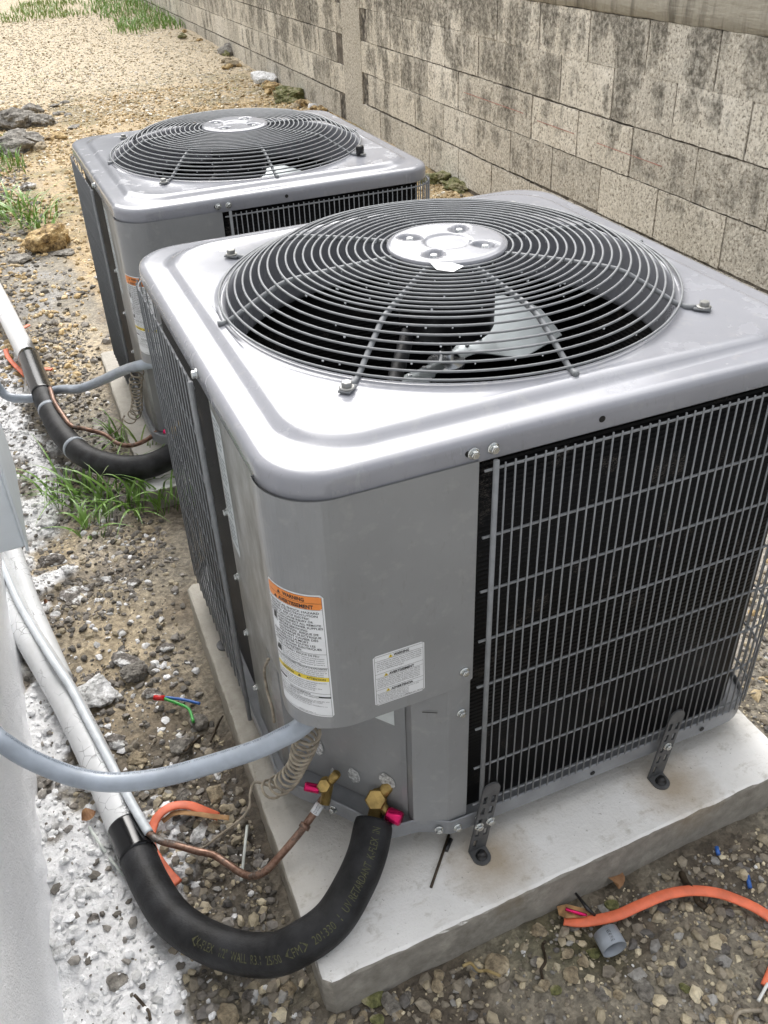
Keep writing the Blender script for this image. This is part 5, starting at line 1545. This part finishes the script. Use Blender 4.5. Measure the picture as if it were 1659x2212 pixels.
leaf(520, 2088, .02, 'deadleaf', 'small brown leaf at the tip of the plaster crumbs', .9)
leaf(100, 1300, .012, 'deadleaf', 'tiny red-brown chip on the crusted plaster slab', .2)
for u0, v0, u1, v1, lab in ((1475, 1890, 1520, 1960, 'flat grey strip of bark on the gravel at right'), (1178, 2030, 1172, 2110, 'crooked dark twig in front of the slab'), (1000, 2085, 1075, 2105, 'brown straw stem near the slab corner'), (430, 1590, 395, 1625, 'thin dark twig lying on the rubble above the conduit'), (455, 1600, 480, 1545, 'bent black wire beside the near slab'), (290, 2150, 330, 2195, 'olive twig at the bottom below the crumbs')):
    P = np.array([px(u0+(u1-u0)*t, v0+(v1-v0)*t, -.808+.01*math.sin(7*t+u0)) for t in np.linspace(0, 1, 6)])
    P[:, :2] += np.random.default_rng(int(u0)).normal(0, .0022, (6, 2))
    thing_tube('twig', P, .0024 if 'strip' not in lab else .0055, 'rust' if 'straw' not in lab else 'straw', lab, 'twig', 6, 5)
# white stub of a pipe at the left edge
thing_tube('pipe_stub', pp([(-30, 318, -.84), (-10, 319, -.84), (9, 322, -.84)]), .022, 'nozzle', 'ivory pipe stub poking in at the left edge', 'pipe', 16)
thing_tube('stake', pp([(262, 818, -.86), (300, 812, -.86), (318, 806, -.855)]), .008, 'straw', 'splintered brown stick under the far conduit', 'stick', 6)
# black cap on the far guard bolt
q = unit2.matrix_world if False else None
bc = MB().lathe([(.0105, 0), (.0105, .018), (.009, .022)], 16); cz = bc.build('bolt_cap', MT['black'], None, True)
aa = -PI/4+.013
cz.location = (.042+.3625*math.cos(aa), 1.359+.3625*math.sin(aa), -.091+.010); tag(cz, 'black rubber cap on the right guard bolt of the far unit', 'cap')
# clear adhesive film left on the hub of the near unit
V = [(-.060, -.066, .0712), (-.034, -.082, .0700), (-.022, -.096, .0675), (-.044, -.108, .0672), (-.060, -.090, .0674)]
o = mesh('film_scrap', V, [(0, 1, 2, 3, 4)], MT['labelwhite']); tag(o, 'torn scrap of clear film stuck to the hub of the near fan guard', 'film')

# ------------------------------------------------------------------ grass
def blade(V, F, base, h, lean, az, w, droop):
    n = 7
    o = len(V); d = np.array([math.cos(az), math.sin(az), 0]); sd = np.array([-d[1], d[0], 0])
    for i in range(n+1):
        t = i/n
        out = lean*t*t*h+lean*.3*t*h; z = h*(t-droop*t*t*t)
        ww = w*(1-t**1.6)*(.55+.45*min(1, t*4))
        c = np.array(base)+d*out+np.array([0, 0, z])
        if i == n: V.append(tuple(c))
        else: V += [tuple(c-sd*ww/2+np.array([0, 0, ww*.2])), tuple(c), tuple(c+sd*ww/2+np.array([0, 0, ww*.2]))]
    for i in range(n-1):
        a = o+3*i
        F += [(a, a+1, a+4, a+3), (a+1, a+2, a+5, a+4)]
    a = o+3*(n-1); F += [(a, a+1, o+3*n), (a+1, a+2, o+3*n)]
def tuft(u, v, nbl, hh, spread, w, label, m='grass', zg=None, stems=True, group=None, name='grass_tuft', r=None):
    p0 = px(u, v, -.84); zg = float(gh([p0[0]], [p0[1]])[0]); p = px(u, v, zg)
    rr_ = random.Random(int(u*3+v)); V, F = [], []
    for i in range(nbl):
        a = rr_.uniform(0, 2*PI); q = spread*math.sqrt(rr_.random())
        bx_, by_ = q*math.cos(a), q*math.sin(a)
        zz = float(gh([p[0]+bx_], [p[1]+by_])[0])-zg
        h = hh*rr_.uniform(.45, 1.1)
        blade(V, F, (bx_, by_, zz+rr_.uniform(0, .25)*h*(1 if stems else 0)), h, rr_.uniform(.3, 1.15), a+rr_.uniform(-1.2, 1.2), w*rr_.uniform(.6, 1.2), rr_.uniform(.25, .75))
        if stems and i % 3 == 0: V2, F2 = tube_vf([(bx_, by_, zz-.005), (bx_+.01, by_, zz+h*.3), (bx_+.02, by_+.01, zz+h*.5)], .0013, 5); o_ = len(V); V += [tuple(x) for x in V2]; F += [tuple(j+o_ for j in f) for f in F2]
    o = mesh(name, V, F, MT[m], None, True); o.location = (p[0], p[1], zg)
    return tag(o, label, 'grass', group)
tuft(160, 1075, 30, .15, .085, .0095, 'broad-bladed grass tuft left below the far black hose')
tuft(235, 1095, 34, .15, .085, .0095, 'dense grass tuft in the middle below the far black hose')
tuft(310, 1100, 30, .15, .070, .0095, 'grass tuft right below the hose next to the near unit')
tuft(375, 1095, 26, .15, .050, .0095, 'grass tuft squeezed against the near unit grille')
tuft(190, 1150, 14, .11, .05, .011, 'low sparse grass sprig in front of the tufts')
tuft(262, 905+60, 14, .14, .03, .0075, 'grass blades rising between slab edge and hose of the far unit')
tuft(312, 1010, 9, .22, .03, .0075, 'tall thin grass blades crossing in front of the far hose', 'grass_pale')
tuft(62, 480, 44, .20, .15, .014, 'grass tuft on the left bank behind the dark clods')
tuft(35, 455, 34, .13, .10, .012, 'grass tuft at the far left edge behind the painted pipe')
tuft(88, 500, 26, .12, .07, .011, 'small grass tuft beside the big yellow rock')
def patch(name, xr, yr, N, h, w, label, m='grass', dens=None):
    V, F = [], []
    for i in range(N):
        x, y = random.uniform(*xr), random.uniform(*yr)
        if dens and random.random() > dens(x, y): continue
        z = float(gh([x], [y], False)[0]); blade(V, F, (x, y, z), h*random.uniform(.4, 1.15), random.uniform(.1, .8), random.uniform(0, 2*PI), w*random.uniform(.7, 1.2), random.uniform(.1, .5))
    o = mesh(name, V, F, MT[m], None, True); return tag(o, label, 'grass', kind='stuff')
patch('grass_verge', (.8, 1.95), (10.5, 14.6), 1700, .16, .014, 'bright green grass growing against the far end of the wall', dens=lambda x, y: float(sstep(1.05, 1.4, x-.12*(12.6-y)*0+.5*(float(fbm(x*3, y*2, 5, 3))-.5))))
patch('grass_patch', (-1.1, -.40), (4.6, 5.9), 1500, .11, .011, 'green grass patch on the left bank', dens=lambda x, y: math.exp(-((x+.85)/.35)**2-((y-5.3)/.5)**2)*1.6)
patch('grass_patch', (-1.6, .5), (11.8, 15.0), 1000, .12, .016, 'scattered grass at the far left end of the lane', 'grass_pale', dens=lambda x, y: float(sstep(.46, .6, fbm(x*1.3, y*1.1, 77, 3)))*float(sstep(.5, -.8, x-.15*(y-10))))
patch('grass_patch', (.0, 1.2), (12.8, 15.0), 900, .13, .016, 'grass fringe across the far end of the lane', 'grass_pale', dens=lambda x, y: float(sstep(.42, .55, fbm(x*1.7, y*1.1, 78, 3))))
patch('weed_sprigs', (-.3, 1.6), (3.4, 8.5), 700, .03, .006, 'tiny weeds sprouting through the limestone lane', 'grass', dens=lambda x, y: float(sstep(.52, .66, fbm(x*2.1, y*1.7, 79, 3))))
for o in bpy.data.objects:
    if o.type == 'MESH' and len(o.data.materials) == 0: print('no material', o.name)
